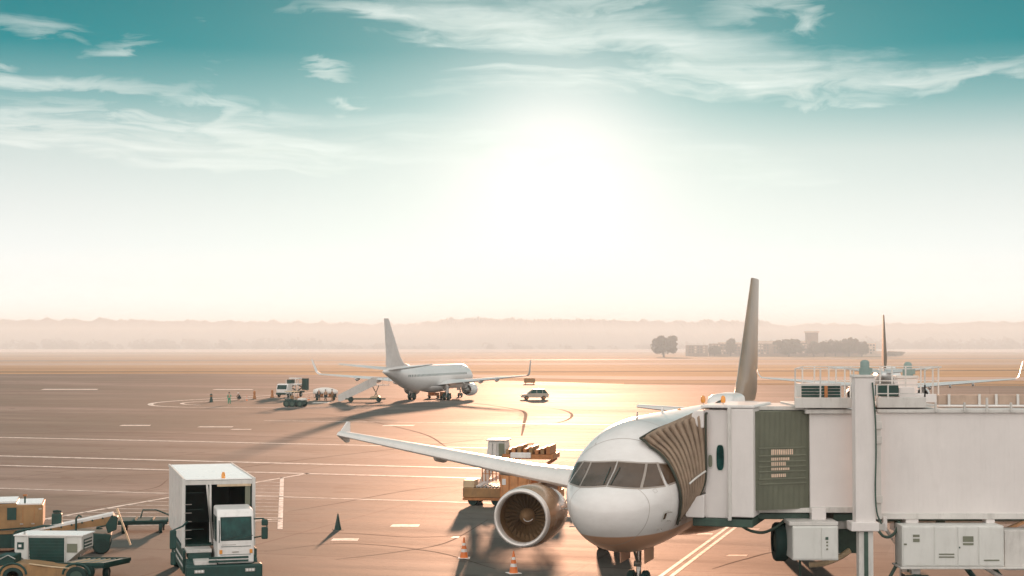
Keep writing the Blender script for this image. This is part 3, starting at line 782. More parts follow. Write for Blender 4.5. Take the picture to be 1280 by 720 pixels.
# probes, skin joints, small hatches
for sd in (-1, 1):
    for y, z in ((2.0, 3.1), (2.15, 2.8), (1.75, 2.55)):
        p = nbody.pt(y, nbody.th_at(y, z, sd), 0); MB().tube([p, p + Vector((sd * .14, 0, 0)), p + Vector((sd * .15, -.16, 0))], .018, 6).build('pitot_probe', M['steel'], near, smooth=True)
jm = mat('skin_joint', (.46, .41, .38), .5)
for y in (2.95, 4.6, 6.9, 9.2, 12.4): MB().grid([[nbody.pt(y, 2 * math.pi * j / 64, .003) for j in range(64)], [nbody.pt(y + .022, 2 * math.pi * j / 64, .003) for j in range(64)]], closed=True).build('skin_joint', jm, near)
for th in (-.55, .55, -1.05): MB().grid([[nbody.pt(3.0 + i * .5, th, .003), nbody.pt(3.0 + i * .5, th + .012, .003)] for i in range(22)]).build('skin_joint', jm, near)
for y, z, w_, h_, sd in ((1.5, 2.62, .35, .16, -1), (3.2, 2.25, .5, .3, 1), (2.6, 2.0, .4, .2, -1), (1.35, 3.75, .16, .1, 1), (1.35, 3.75, .16, .1, -1)):
    a0, a1 = nbody.th_at(y, z, sd), nbody.th_at(y, z + h_, sd)
    o_ = MB()
    for q in ([(y, a0), (y + w_, a0), (y + w_, a0 + (a1 - a0) * .07), (y, a0 + (a1 - a0) * .07)], [(y, a1), (y + w_, a1), (y + w_, a1 - (a1 - a0) * .07), (y, a1 - (a1 - a0) * .07)], [(y, a0), (y + .014, a0), (y + .014, a1), (y, a1)], [(y + w_ - .014, a0), (y + w_, a0), (y + w_, a1), (y + w_ - .014, a1)]):
        o_.grid(nbody.patch(q, .004, 2, 2))
    o_.build('hatch_outline', jm, near)
# wipers
for sd in (-1, 1):
    a = nbody.pt(nbody.y_at(.12, 4.03), nbody.th_at(nbody.y_at(.12, 4.03), 4.03, sd), .03); b = nbody.pt(nbody.y_at(.16, 4.5), nbody.th_at(nbody.y_at(.16, 4.5), 4.5, sd), .03)
    MB().tube([a, b], .012, 6).build('wiper', M['black'], near)

# two far airliners of another type, seen from behind
B = dict(hw=1.88, zb=1.55, er=.95, elen=3.0, eng=(4.85, 12.6, 1.55), pyz=2.7, tip='winglet', tracks=(5.8, 8.5, 11.5), nose_gear=(4.2, .34), main=(2.86, 19.6, .56), fair=(12, 23), cab=(6.5, 33), zwin=4.0)
B['rows'] = circ_rows(39.5, 1.88, 5.55, 1.55,
    [(0, 2.95, 2.95, 0, 2.95), (.08, 3.2, 2.7, .3, 2.96), (.35, 3.5, 2.4, .66, 3.0), (.9, 3.85, 2.05, 1.05, 3.1), (1.7, 4.35, 1.8, 1.4, 3.3), (2.5, 4.95, 1.66, 1.62, 3.42), (3.6, 5.35, 1.58, 1.8, 3.5), (5.4, 5.55, 1.55, 1.88, 3.55)],
    [(26.5, 5.55, 1.55, 1.88, 3.55), (29.5, 5.54, 1.95, 1.78, 3.75), (33, 5.48, 2.85, 1.38, 4.15), (36.5, 5.3, 3.8, .8, 4.55), (38.9, 5.0, 4.4, .32, 4.7), (39.5, 4.85, 4.55, .15, 4.7)])
B['wing'] = [(1.4, 12.6, 2.35, 7.4, 1.), (5.6, 15.4, 2.85, 4.2, 1.), (16.9, 22.2, 3.95, 1.35, .9)]
B['htp'] = [(.3, 34.3, 4.95, 4.0, .9), (7.15, 38.2, 5.75, 1.2, .9)]
B['fin'] = [(27.5, 5.35, 10.8, .2), (31.2, 6.0, 7.4, .6), (32.6, 6.9, 5.8, 1.), (37.4, 12.45, 1.9, 1.)]
B['panes_f'] = [[(.03, 3.95), (.85, 3.9), (.78, 4.45), (.03, 4.5)]]
B['panes_s'] = [[(1.55, 3.9), (2.3, 3.95), (2.3, 4.45), (1.85, 4.45)]]
mats_far = dict(body=M['far_white'], wing=M['far_white'], fin=M['far_fin'], nac=M['far_white'], lip=M['lip'])
mats_far['in'] = M['engine_in']
mats_far2 = dict(mats_far); mats_far2['fin'] = M['dark_fin']
def place_tail(px, D, heading, label, mats):
    """heading: angle of the nose direction to the right of straight away from the camera; the tail is put at column px"""
    # local +y is aft; aft points back to the camera: rotation pi - heading
    rz = math.pi - heading
    aft = Vector((-math.sin(rz), math.cos(rz), 0)); tail = Vector(((px - 640) / F * D, D, 0))
    nose = tail - aft * 37.0
    return airliner(B, mats, label, nose, rz)
far1 = place_tail(487, 234, R(16.5), 'white airliner parked on the far apron with boarding stairs at its tail', mats_far)
far2 = place_tail(1104.5, 207, R(14.3), 'white airliner with dark tail fin seen from behind above the boarding bridge', mats_far2)

# ------------------------------------------------------------------ boarding bridge
def bridge():
    YN = 53.5; k = YN / F
    t = thing('boarding_bridge', 'white passenger boarding bridge joined to the near airliner by a folded canopy', 'boarding bridge', (13, 55, 0))
    X = lambda px, Y=YN: (px - 640) * Y / F
    Z = lambda py, Y=YN: HC - (py - HORIZ) * Y / F
    def B_(name, x0, x1, y0, y1, Y0, dep, m, par=t, bev=.02, **kw):
        """front face spans columns x0..x1 and rows y0..y1 of the picture at distance Y0"""
        mb = MB().box((X(x0, Y0), Y0, Z(y1, Y0)), (X(x1, Y0), Y0 + dep, Z(y0, Y0)))
        o = mb.build(name, m, t, world=True, bevel=bev, **kw)
        if par is not t: o.parent = par
        return o
    # outer (large) tunnel: floor, near wall with vertical ribs, roof, far wall; windows none on this side
    def tunnel(name, x0, x1, y0, y1, Y0, rib):
        shell = B_(name, x0, x1, y0, y1, Y0 + .03, 3.1, M['bridge'])
        r = MB(); xx = X(x0, Y0)
        while xx < X(x1, Y0) - rib:
            r.box((xx + rib * .12, Y0 + .026, Z(y1, Y0) + .12), (xx + rib * .62, Y0 + .04, Z(y0, Y0) - .1)); xx += rib
        r.build('wall_ribs', M['bridge'], shell, world=False, kind='stuff')
        # ribs were made in world coordinates: bring into root space
        o = shell.children[0]
        for v in o.data.vertices: v.co -= t.location
        return shell
    tunnel('outer_tunnel', 1092, 1420, 515, 641, YN, .16)
    tunnel('inner_tunnel', 1011, 1074, 517, 634, YN + .25, .16)
    # roof edges, gutters and their small brackets
    B_('roof_edge', 1096, 1420, 511.5, 516, YN - .08, 3.4, M['bridge_trim'])
    B_('roof_edge', 1006, 1066, 511.5, 517, YN + .1, 3.2, M['bridge_trim'])
    B_('bottom_beam', 1092, 1420, 640.6, 648, YN - .05, .25, M['bridge_trim']); B_('bottom_beam', 1011, 1072, 633, 640, YN + .2, .22, M['bridge_trim'])
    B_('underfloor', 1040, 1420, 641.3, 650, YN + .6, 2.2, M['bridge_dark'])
    for px in (1168, 1204, 1232, 1262): B_('roof_bracket', px, px + 2.2, 503 if px != 1232 else 497, 515, YN - .15, .1, M['bridge_trim'], bev=0)
    # cable tray along the roof
    M['tray'] = mat('weathered_tray', (.42, .31, .24), .7, var=.25, vscale=.8, dirt=.4); B_('cable_tray', 1172, 1420, 493.5, 505.5, YN + 1.6, .35, M['tray']); B_('cable_tray', 1172, 1420, 506, 508, YN + 1.2, .9, M['white'])
    for px in (1184, 1222, 1243, 1270): B_('tray_clamp', px, px + 3, 492.5, 506.5, YN + 1.52, .06, M['bridge_trim'], bev=0)
    # rotunda between tunnel and cab, hung with slatted curtain
    a, b = nl(4.25, 3.75, 0), Vector((X(1011, YN + .3), YN + .35, 0)); n = 44; zt, zb_ = Z(513, 54), Z(634, 54)
    rot = MB().hexa([(a.x, a.y + .12, zb_), (b.x, b.y + .12, zb_), (b.x, b.y + 2.9, zb_), (a.x, a.y + 2.9, zb_)], [(a.x, a.y + .12, zt), (b.x, b.y + .12, zt), (b.x, b.y + 2.9, zt), (a.x, a.y + 2.9, zt)]).build('rotunda', M['curtain'], t, world=True)
    wz0, wz1 = Z(602, 54), Z(559, 54)
    sl = []
    for i in range(n):
        u0, u1 = i / n, (i + .74) / n; p, q = a.lerp(b, u0), a.lerp(b, u1)
        win = .30 < u0 < .62
        sh = MB()
        if i == 0: me0 = None
        sh.hexa([(p.x, p.y + .04, zb_), (q.x, q.y + .04, zb_), (q.x, q.y + .115, zb_), (p.x, p.y + .115, zb_)], [(p.x, p.y + .04, zt), (q.x, q.y + .04, zt), (q.x, q.y + .115, zt), (p.x, p.y + .115, zt)])
        o = sh.build('curtain_slat', M['curtain'], t, world=True)
        for v in o.data.vertices: pass
        o.parent = rot
    # pale blocks in rows: bright background glimpsed through the curtain, painted in
    glimpse_m = mat('lit_background_tint', (.80, .60, .46), .4, var=.2, vscale=4)
    fr = lambda u: a.lerp(b, u)
    for j, (yy0, yy1) in enumerate([(560, 566.5), (570, 573.5), (575.5, 580), (582.5, 585.5), (590, 594)]):
        for i in range(12):
            if j >= 1 and i > 7 + (j % 2) * 2: continue
            u = .30 + i * .034; p, q = fr(u), fr(u + .022)
            MB().hexa([(p.x, p.y + .015, Z(yy1, 54)), (q.x, q.y + .015, Z(yy1, 54)), (q.x, q.y + .06, Z(yy1, 54)), (p.x, p.y + .06, Z(yy1, 54))],
                      [(p.x, p.y + .015, Z(yy0, 54)), (q.x, q.y + .015, Z(yy0, 54)), (q.x, q.y + .06, Z(yy0, 54)), (p.x, p.y + .06, Z(yy0, 54))]).build('pane', glimpse_m, rot, world=False)
            for v in rot.children[-1].data.vertices: v.co -= t.location
    for yy in (558, 567.5, 574.6, 581, 587, 596, 602):
        p, q = fr(.06), fr(.93)
        o = MB().bar((p.x, p.y + .02, Z(yy, 54)), (q.x, q.y + .02, Z(yy, 54)), .03, .035).build('curtain_rail', M['curtain'], t, world=True); o.parent = rot
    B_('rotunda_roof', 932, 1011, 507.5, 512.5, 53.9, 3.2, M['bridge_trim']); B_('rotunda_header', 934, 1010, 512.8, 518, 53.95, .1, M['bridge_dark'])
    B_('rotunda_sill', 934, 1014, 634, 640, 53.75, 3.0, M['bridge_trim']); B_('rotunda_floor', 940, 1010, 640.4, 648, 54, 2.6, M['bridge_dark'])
    # cab, set square to the aircraft
    def cabbox(name, x0, x1, y0, y1, z0, z1, m, par=None, bev=.03):
        pts = [nl(x, y, 0) for x, y in ((x0, y0), (x1, y0), (x1, y1), (x0, y1))]
        o = MB().hexa([(p.x, p.y, z0) for p in pts], [(p.x, p.y, z1) for p in pts]).build(name, m, t, world=True, bevel=bev)
        if par: o.parent = par
        return o
    cz0, cz1 = Z(649, 53.2), Z(512, 53.2)
    cab = cabbox('cab', 2.62, 3.45, 3.55, 6.9, cz0 + .06, cz1, M['bridge']); cabbox('cab_panel', 3.46, 4.25, 3.42, 7.0, cz0 + .12, cz1 + .05, M['bridge'])
    cabbox('cab_corner_post', 3.40, 3.52, 3.36, 3.5, cz0, cz1 + .08, M['bridge_trim']); cabbox('cab_roof', 2.5, 4.3, 3.4, 7.0, cz1 + .06, cz1 + .16, M['white'])
    cabbox('cab_floor', 2.2, 4.2, 3.5, 7.0, cz0 - .22, cz0 + .05, M['bridge_dark'])
    # round-ended window and oval hatch
    def rounded(cx, cz, w, h, y, m, name, thick=.03):
        pts = []
        for i in range(28):
            aa = 2 * math.pi * i / 28; e = .6
            xx = w / 2 * math.copysign(abs(math.cos(aa)) ** e, math.cos(aa)); zz = h / 2 * math.copysign(abs(math.sin(aa)) ** e, math.sin(aa))
            pts.append(nl(cx + xx, y, cz + zz))
        n_ = nl(0, 0, 0) - nl(0, 1, 0)
        o = MB().prism(pts, n_ * thick).build(name, m, t, world=True); return o
    rounded(3.13, Z(571.5, 53.2), .31, .92, 3.548, M['bridge_trim'], 'window_frame', .015); rounded(3.13, Z(571.5, 53.2), .25, .84, 3.54, M['glass'], 'cab_window', .022)
    rounded(2.80, Z(576, 53.2), .22, .52, 3.548, M['bridge_trim'], 'hatch_rim', .02); rounded(2.80, Z(576, 53.2), .13, .40, 3.53, M['curtain'], 'hatch', .02)
    # hood arms reaching for the fuselage
    for za, zb2, xs in ((Z(535, 53.2), Z(513, 53.2), 2.22), (Z(646, 53.2), Z(617, 53.2), 2.0)):
        pts = [(2.63, za), (2.63, zb2), (xs + .12, zb2), (xs, zb2 - .12), (xs + .02, za + .2), (xs + .25, za)] if za > 4 else [(2.63, za), (2.63, zb2), (xs + .3, zb2 - .1), (xs + .02, za + .4), (xs, za + .05), (xs + .05, za)]
        pl = [nl(x, 3.26, z) for x, z in pts]; n_ = nl(0, 1, 0) - nl(0, 0, 0)
        MB().prism(pl, n_ * 3.35).build('hood_arm', M['bridge'], t, world=True, bevel=.05)
    # folded canopy: hoops swing from the fuselage to the cab
    NP = 10; rows = []
    H = []
    for y_, z_ in ((2.9, 5.28), (2.80, 4.9), (2.68, 4.4), (2.72, 3.7), (2.95, 3.1), (3.3, 2.6)):
        q = nbody.pt(y_, nbody.th_at(y_, z_, 1), .06); H.append((q.x, q.y, q.z))
    Cc = [(2.68, 3.45, Z(521, 53.2)), (2.68, 3.45, 5.5), (2.68, 3.45, 5.0), (2.68, 3.45, 4.4), (2.62, 3.45, 3.9), (2.35, 3.5, 3.35)]
    Hs, Cs = smooth_curve(H, 22), smooth_curve(Cc, 22)
    for i in range(NP * 6 + 1):
        u = i / (NP * 6); w_ = .085 * math.cos(i / 6 * 2 * math.pi); row = []
        # over the top to the far side first
        top = Vector(Hs[0]).lerp(Vector(Cs[0]), u)
        for q in (1.0, .66, .33):
            row.append(nl(top.x + q * .6 * (1 - u), top.y + 3.2 * q, top.z + .32 * math.sin(q * 1.6) + .05 + w_))
        for j in range(22):
            h_, c_ = Vector(Hs[j]), Vector(Cs[j]); p = h_.lerp(c_, u)
            bow = math.sin(u * math.pi) * .18 * (1 - j / 21 * .4)
            row.append(nl(p.x, p.y - bow - w_ * (1 - .6 * j / 21), p.z + bow * .35 + (w_ if j < 2 else 0)))
        rows.append(row)
    can = MB().grid(rows).build('canopy', M['canopy'], t, world=True, smooth='all')
    so = can.modifiers.new('cloth', 'SOLIDIFY'); so.thickness = .03
    for u, m_, r_ in ((0, M['canopy_dark'], .045), (1, M['canopy_dark'], .04)):
        MB().tube([rows[0 if u == 0 else -1][j] for j in range(len(rows[0]))], r_, 8).build('canopy_hem', m_, t, world=True, smooth=True)
    pts = [rows[i][3 + 13] + Vector((-.03, -.12, 0)) for i in range(24, NP * 6 + 1, 6)]
    MB().tube(pts, .035, 8).build('canopy_strap', M['bridge_trim'], t, world=True, smooth=True)
    # lift columns with motors on top
    for px, Yc, top in ((1080.5, 52.55, 472), (1134, 57.1, 473)):
        col = B_('lift_column', px - 12.5, px + 12.5, top, 655, Yc, .55, M['bridge'])
        B_('column_cap', px - 14, px + 14, top - 3.5, top, Yc - .04, .63, M['bridge_trim']); 
        B_('column_collar', px - 18, px + 16.5, 652, 663, Yc - .1, .75, M['bridge'])
        leg = B_('column_leg', px - 9, px + 9, 663, 800, Yc + .06, .42, M['bridge_trim'])
        B_('leg_groove', px - 2.5, px + 2.5, 663.5, 800, Yc + .035, .03, M['bridge_dark'], bev=0)
        mt = MB().lathe([(.19, 0), (.19, .22), (.15, .24), (.15, .42), (.1, .48), (.02, .5)], (X(px, Yc + .27), Yc + .27, Z(top - 3.2, Yc)), 'z', 16)
        mt.box((X(px + 3, Yc), Yc + .12, Z(top - 12, Yc)), (X(px + 10.5, Yc), Yc + .4, Z(top - 5, Yc)))
        mt.build('lift_motor', mat('grey_green_motor_%d' % px, (.22, .30, .28), .5), t, world=True, smooth=True)
    cb = []
    for y, dx in ((478, 9.5), (500, 11.5), (530, 13.5), (570, 14.), (610, 13.2), (640, 15), (655, 21)):
        p = wp(1081 + dx, y, 52.48); cb.append(p)
    MB().tube([Vector(p) for p in smooth_curve([tuple(p) for p in cb], 24)], .028, 6).build('column_cable', M['bridge_dark'], t, world=True, smooth=True)
    B_('cable_duct', 1093.2, 1100, 518, 648, 53.1, .12, M['bridge_trim'], bev=.01)
    for yy in (527, 545, 619): B_('junction_box', 1093, 1101.5, yy, yy + 9, 53.02, .1, M['bridge_trim'], bev=.01)
    # cross beam under the tunnel between the columns, hangers
    B_('column_foot_beam', 1060, 1104, 652.5, 662, 53.4, 3.5, M['bridge_trim'])
    B_('tunnel_hanger', 1013, 1031, 634, 653, 53.6, .5, M['bridge']); B_('tunnel_hanger', 1130, 1146, 642, 655, 53.5, .5, M['bridge']); B_('tunnel_hanger', 1230, 1241, 645, 661, 53.5, .5, M['bridge']); B_('tunnel_hanger', 1102, 1107, 645, 663, 53.4, .2, M['bridge'])
    # service platform on the roof with railings and cooling unit
    B_('platform_beam', 993, 1068, 497, 510, YN - .02, .12, M['bridge_trim']); B_('platform_beam', 1096, 1157, 496.5, 509.5, YN - .02, .12, M['bridge_trim'])
    B_('platform_deck', 993, 1168, 505, 508, YN + .12, 3.0, M['bridge_trim'])
    B_('platform_beam', 1100, 1170, 492.5, 503, YN + .9, .1, M['bridge'])
    cu = B_('cooling_unit', 1000, 1051, 479, 497, YN + .6, .9, M['bridge_trim'])
    for i in range(4): B_('louvre', 1001.5, 1049.5, 482.2 + i * 3.8, 484.9 + i * 3.8, YN + .55, .08, M['teal_black'], par=cu, bev=0)
    B_('louvre_post', 1030, 1034, 481, 497, YN + .53, .06, M['rust'], par=cu, bev=0)
    B_('control_box', 1098, 1122.5, 480.5, 495, YN + .5, .8, M['teal_black']); B_('control_box', 1122.8, 1142.5, 484, 497, YN + .6, .8, M['bridge'])
    def rail(pts, Y, posts, y_top, y_mid, y_bot):
        r = MB()
        for y in (y_top, y_mid): r.bar(wp(posts[0], y, Y), wp(posts[-1], y, Y), .035, .035)
        r.build('railing', M['bridge_trim'], t, world=True)
        for px in posts: MB().bar(wp(px, y_top, Y), wp(px, y_bot, Y), .045, .045).build('railing_post', M['bridge_trim'], t, world=True)
    rail(None, YN + .05, [994, 1025.5, 1067], 461, 481.5, 506); rail(None, YN + .05, [1096, 1110, 1156], 481, 492, 506)
    rail(None, YN + 3.0, [1003, 1018, 1036, 1045, 1056, 1063, 1100, 1115, 1132, 1151, 1166, 1173], 458, 476, 500)
    MB().bar(wp(994, 461, YN + .05), wp(1003, 458, YN + 3.), .035, .035).build('railing', M['bridge_trim'], t, world=True)
    MB().bar(wp(1156, 462, YN + .05), wp(1173, 458, YN + 3.), .035, .035).build('railing', M['bridge_trim'], t, world=True)
    MB().bar(wp(1067, 461, YN + .05), wp(1156, 461, YN + .05), .035, .035).build('railing', M['bridge_trim'], t, world=True)
    MB().bar(wp(1156, 461, YN + .05), wp(1156, 506, YN + .05), .045, .045).build('railing_post', M['bridge_trim'], t, world=True)
    # amber warning lamps on the cab roof
    for px in (879, 904):
        p = wp(px, 513, 54); b_ = MB().tube([p, p + Vector((0, 0, .26))], .02, 8).build('lamp_stalk', M['steel'], t, world=True)
        o = MB().lathe([(.01, .25), (.07, .26), (.085, .35), (.07, .46), (.02, .5)], p, 'z', 14).build('warning_lamp', M['amber'], t, world=True, smooth=True)
    # electrical cabinets under the tunnel
    def cabinet(x0, x1, y0, y1, Y0, dep, doors):
        c_ = B_('electrical_cabinet', x0, x1, y0, y1, Y0, dep, M['cabinet'], bev=.03)
        for dx0, dx1, vents in doors:
            d = B_('cabinet_door', dx0, dx1, y0 + 2, y1 - 2, Y0 - .025, .03, M['cabinet'], par=c_, bev=.008)
            for (vx0, vx1, vy0, vy1, kind) in vents:
                B_('vent' if kind else 'latch', vx0, vx1, vy0, vy1, Y0 - .045, .025, M['bridge_dark'] if kind == 2 else M['curtain'], par=c_, bev=0)
    cabinet(989, 1046, 656.5, 699, 52.9, 1.4, [(990.5, 1024, []), (1025.5, 1045, [(1030, 1033.5, 670, 673.5, 2), (1031, 1033, 675.5, 677.5, 0), (1031, 1033, 679.5, 681.5, 0), (1031, 1033, 684, 686, 0)])])
    B_('cabinet_rail', 985, 1046, 651, 656, 52.95, 1.2, M['bridge_trim'])
    cabinet(1125, 1252, 656, 707, 52.7, 1.0, [(1127, 1163.5, [(1139, 1147, 667, 670, 0), (1139, 1147, 672, 676, 1), (1127.5, 1131, 678, 680, 0)]), (1166, 1193, [(1171, 1190, 690.5, 692, 0), (1171, 1190, 694, 695.5, 0)]),
            (1195, 1219, [(1201, 1214, 669, 676, 1), (1201, 1214, 677.5, 680, 0), (1196, 1197.5, 682, 684, 2)]), (1221, 1249.5, [(1227, 1246, 698, 699.5, 0)])])
    sh_ = B_('mesh_cover', 1252.5, 1330, 662, 711, 52.85, 1.0, M['bridge_trim'])
    B_('cabinet_shelf', 1123, 1335, 707.4, 710, 52.65, 1.2, M['bridge_trim'])
    # drive unit behind the first cabinet: yoke, wheel, hoses
    y0 = 56.3
    wl = Vector((X(975, 54.5), 54.5, .0))
    B_('drive_beam', 1040, 1078, 660, 690, 54.6, 1.0, M['bridge_dark']); B_('drive_box', 1036, 1078, 642, 668, 55, 1.4, M['curtain']); B_('drive_box', 1044, 1060, 645, 660, 54.2, .6, M['bridge_trim'])
    c0 = wp(975, 677, 54.6)
    tr = MB().lathe([(.35, -.22), (.6, -.22), (.66, -.14), (.66, .14), (.6, .22), (.35, .22)], c0, 'x', 28).build('tyre', M['black'], t, world=True, smooth=True)
    MB().lathe([(.02, -.19), (.36, -.17), (.36, .17), (.02, .19)], c0, 'x', 20).build('wheel_hub', M['bridge_dark'], t, world=True, smooth=True)
    B_('wheel_yoke', 981, 989, 655, 690, 54.4, .5, M['bridge_dark'])
    hs = [wp(920, 650, 54.6), wp(928, 658, 54.5), wp(940, 664, 54.4), wp(955, 665.5, 54.3), (wp(970, 659, 54.2)), wp(980, 651, 54.2)]
    MB().tube([Vector(p) for p in smooth_curve([tuple(p) for p in hs], 20)], .05, 8).build('hose', M['bridge_dark'], t, world=True, smooth=True)
    hs = [wp(1012, 706, 54.8), wp(1030, 704, 54.6), wp(1050, 696, 54.5), wp(1062, 688, 54.6)]
    MB().tube([Vector(p) for p in smooth_curve([tuple(p) for p in hs], 14)], .1, 8).build('hose', M['tan_top'], t, world=True, smooth=True)
    hs = [wp(1098, 663, 53.4), wp(1104, 670, 53.3), wp(1112, 671, 53.3), wp(1120, 664, 53.4), wp(1124, 652, 53.5)]
    MB().tube([Vector(p) for p in smooth_curve([tuple(p) for p in hs], 14)], .05, 8).build('hose', M['bridge_dark'], t, world=True, smooth=True)
    # pipes and struts below the tunnel
    for i, (p, q, r_, m_) in enumerate([((1100, 652, 54), (1136, 700, 54), .06, M['bridge_trim']), ((1112, 722, 53.5), (1124, 700, 53.5), .06, M['bridge_dark']), ((1092, 652, 55.5), (1420, 654, 55.5), .05, M['bridge_trim']), ((1092, 647, 56.2), (1420, 649, 56.2), .07, M['tan_top']),
                          ((1250, 665, 55), (1290, 648, 55), .07, M['tan_top']), ((1000, 700, 55), (1000, 760, 55), .04, M['bridge_dark']), ((1205, 706, 53.5), (1228, 735, 53.5), .09, M['teal_black']), ((1225, 706, 53.6), (1275, 735, 53.6), .07, M['bridge_trim']), ((1240, 706, 53.9), (1262, 735, 53.9), .07, M['teal_black'])]):
        MB().tube([wp(*p), wp(*q)], r_, 8).build('strut', m_, t, world=True, smooth=True)
    B_('pedestal', 1137, 1148, 707, 800, 53.2, .4, M['bridge_trim']); B_('pedestal_base', 1130, 1158, 717, 735, 53.0, .7, M['teal_black'])
    for px, py, w_ in ((1118, 655, 8), (1170, 651, 9), (1105, 646, 14)): B_('pipe_joint', px, px + w_, py - 4, py + 5, 54.4, .3, M['bridge_dark'])
bridge()

# ------------------------------------------------------------------ cones
def cone():
    c = thing('traffic_cone', '', 'traffic cone', (0, 0, 0))
    MB().box((-.24, -.24, 0), (.24, .24, .035)).build('base', M['cloth_white'], c, bevel=.01)
    def seg(z0, z1, m, name):
        r = lambda z: .17 - .145 * z / .82
        MB().lathe([(r(z0), z0), (r(z1), z1)], (0, 0, 0), 'z', 20).build(name, m, c, smooth=True)
    seg(.03, .26, M['orange'], 'body'); seg(.26, .38, M['white'], 'reflective_band'); seg(.38, .52, M['orange'], 'body'); seg(.52, .62, M['white'], 'reflective_band'); seg(.62, .84, M['orange'], 'body')
    return c
cn = cone()
p = gp(580, 698); cn.location = p; cn['label'] = 'orange and white striped cone left of the engine, in front of the loader'; cn['group'] = 'striped traffic cones by the engine'
dup(cn, gp(642, 717), .4, 'orange and white striped cone directly below the engine inlet', 'striped traffic cones by the engine')
dk = dup(cn, gp(422.3, 662.5), .2, 'dark green cone standing alone on the open apron', None)
del dk['group']
for c in dk.children:
    c.data = c.data.copy(); c.data.materials[0] = M['teal_black'] if c.name.split('.')[0] != 'base' else M['black']
dk.scale = (1.0, 1.0, .9)

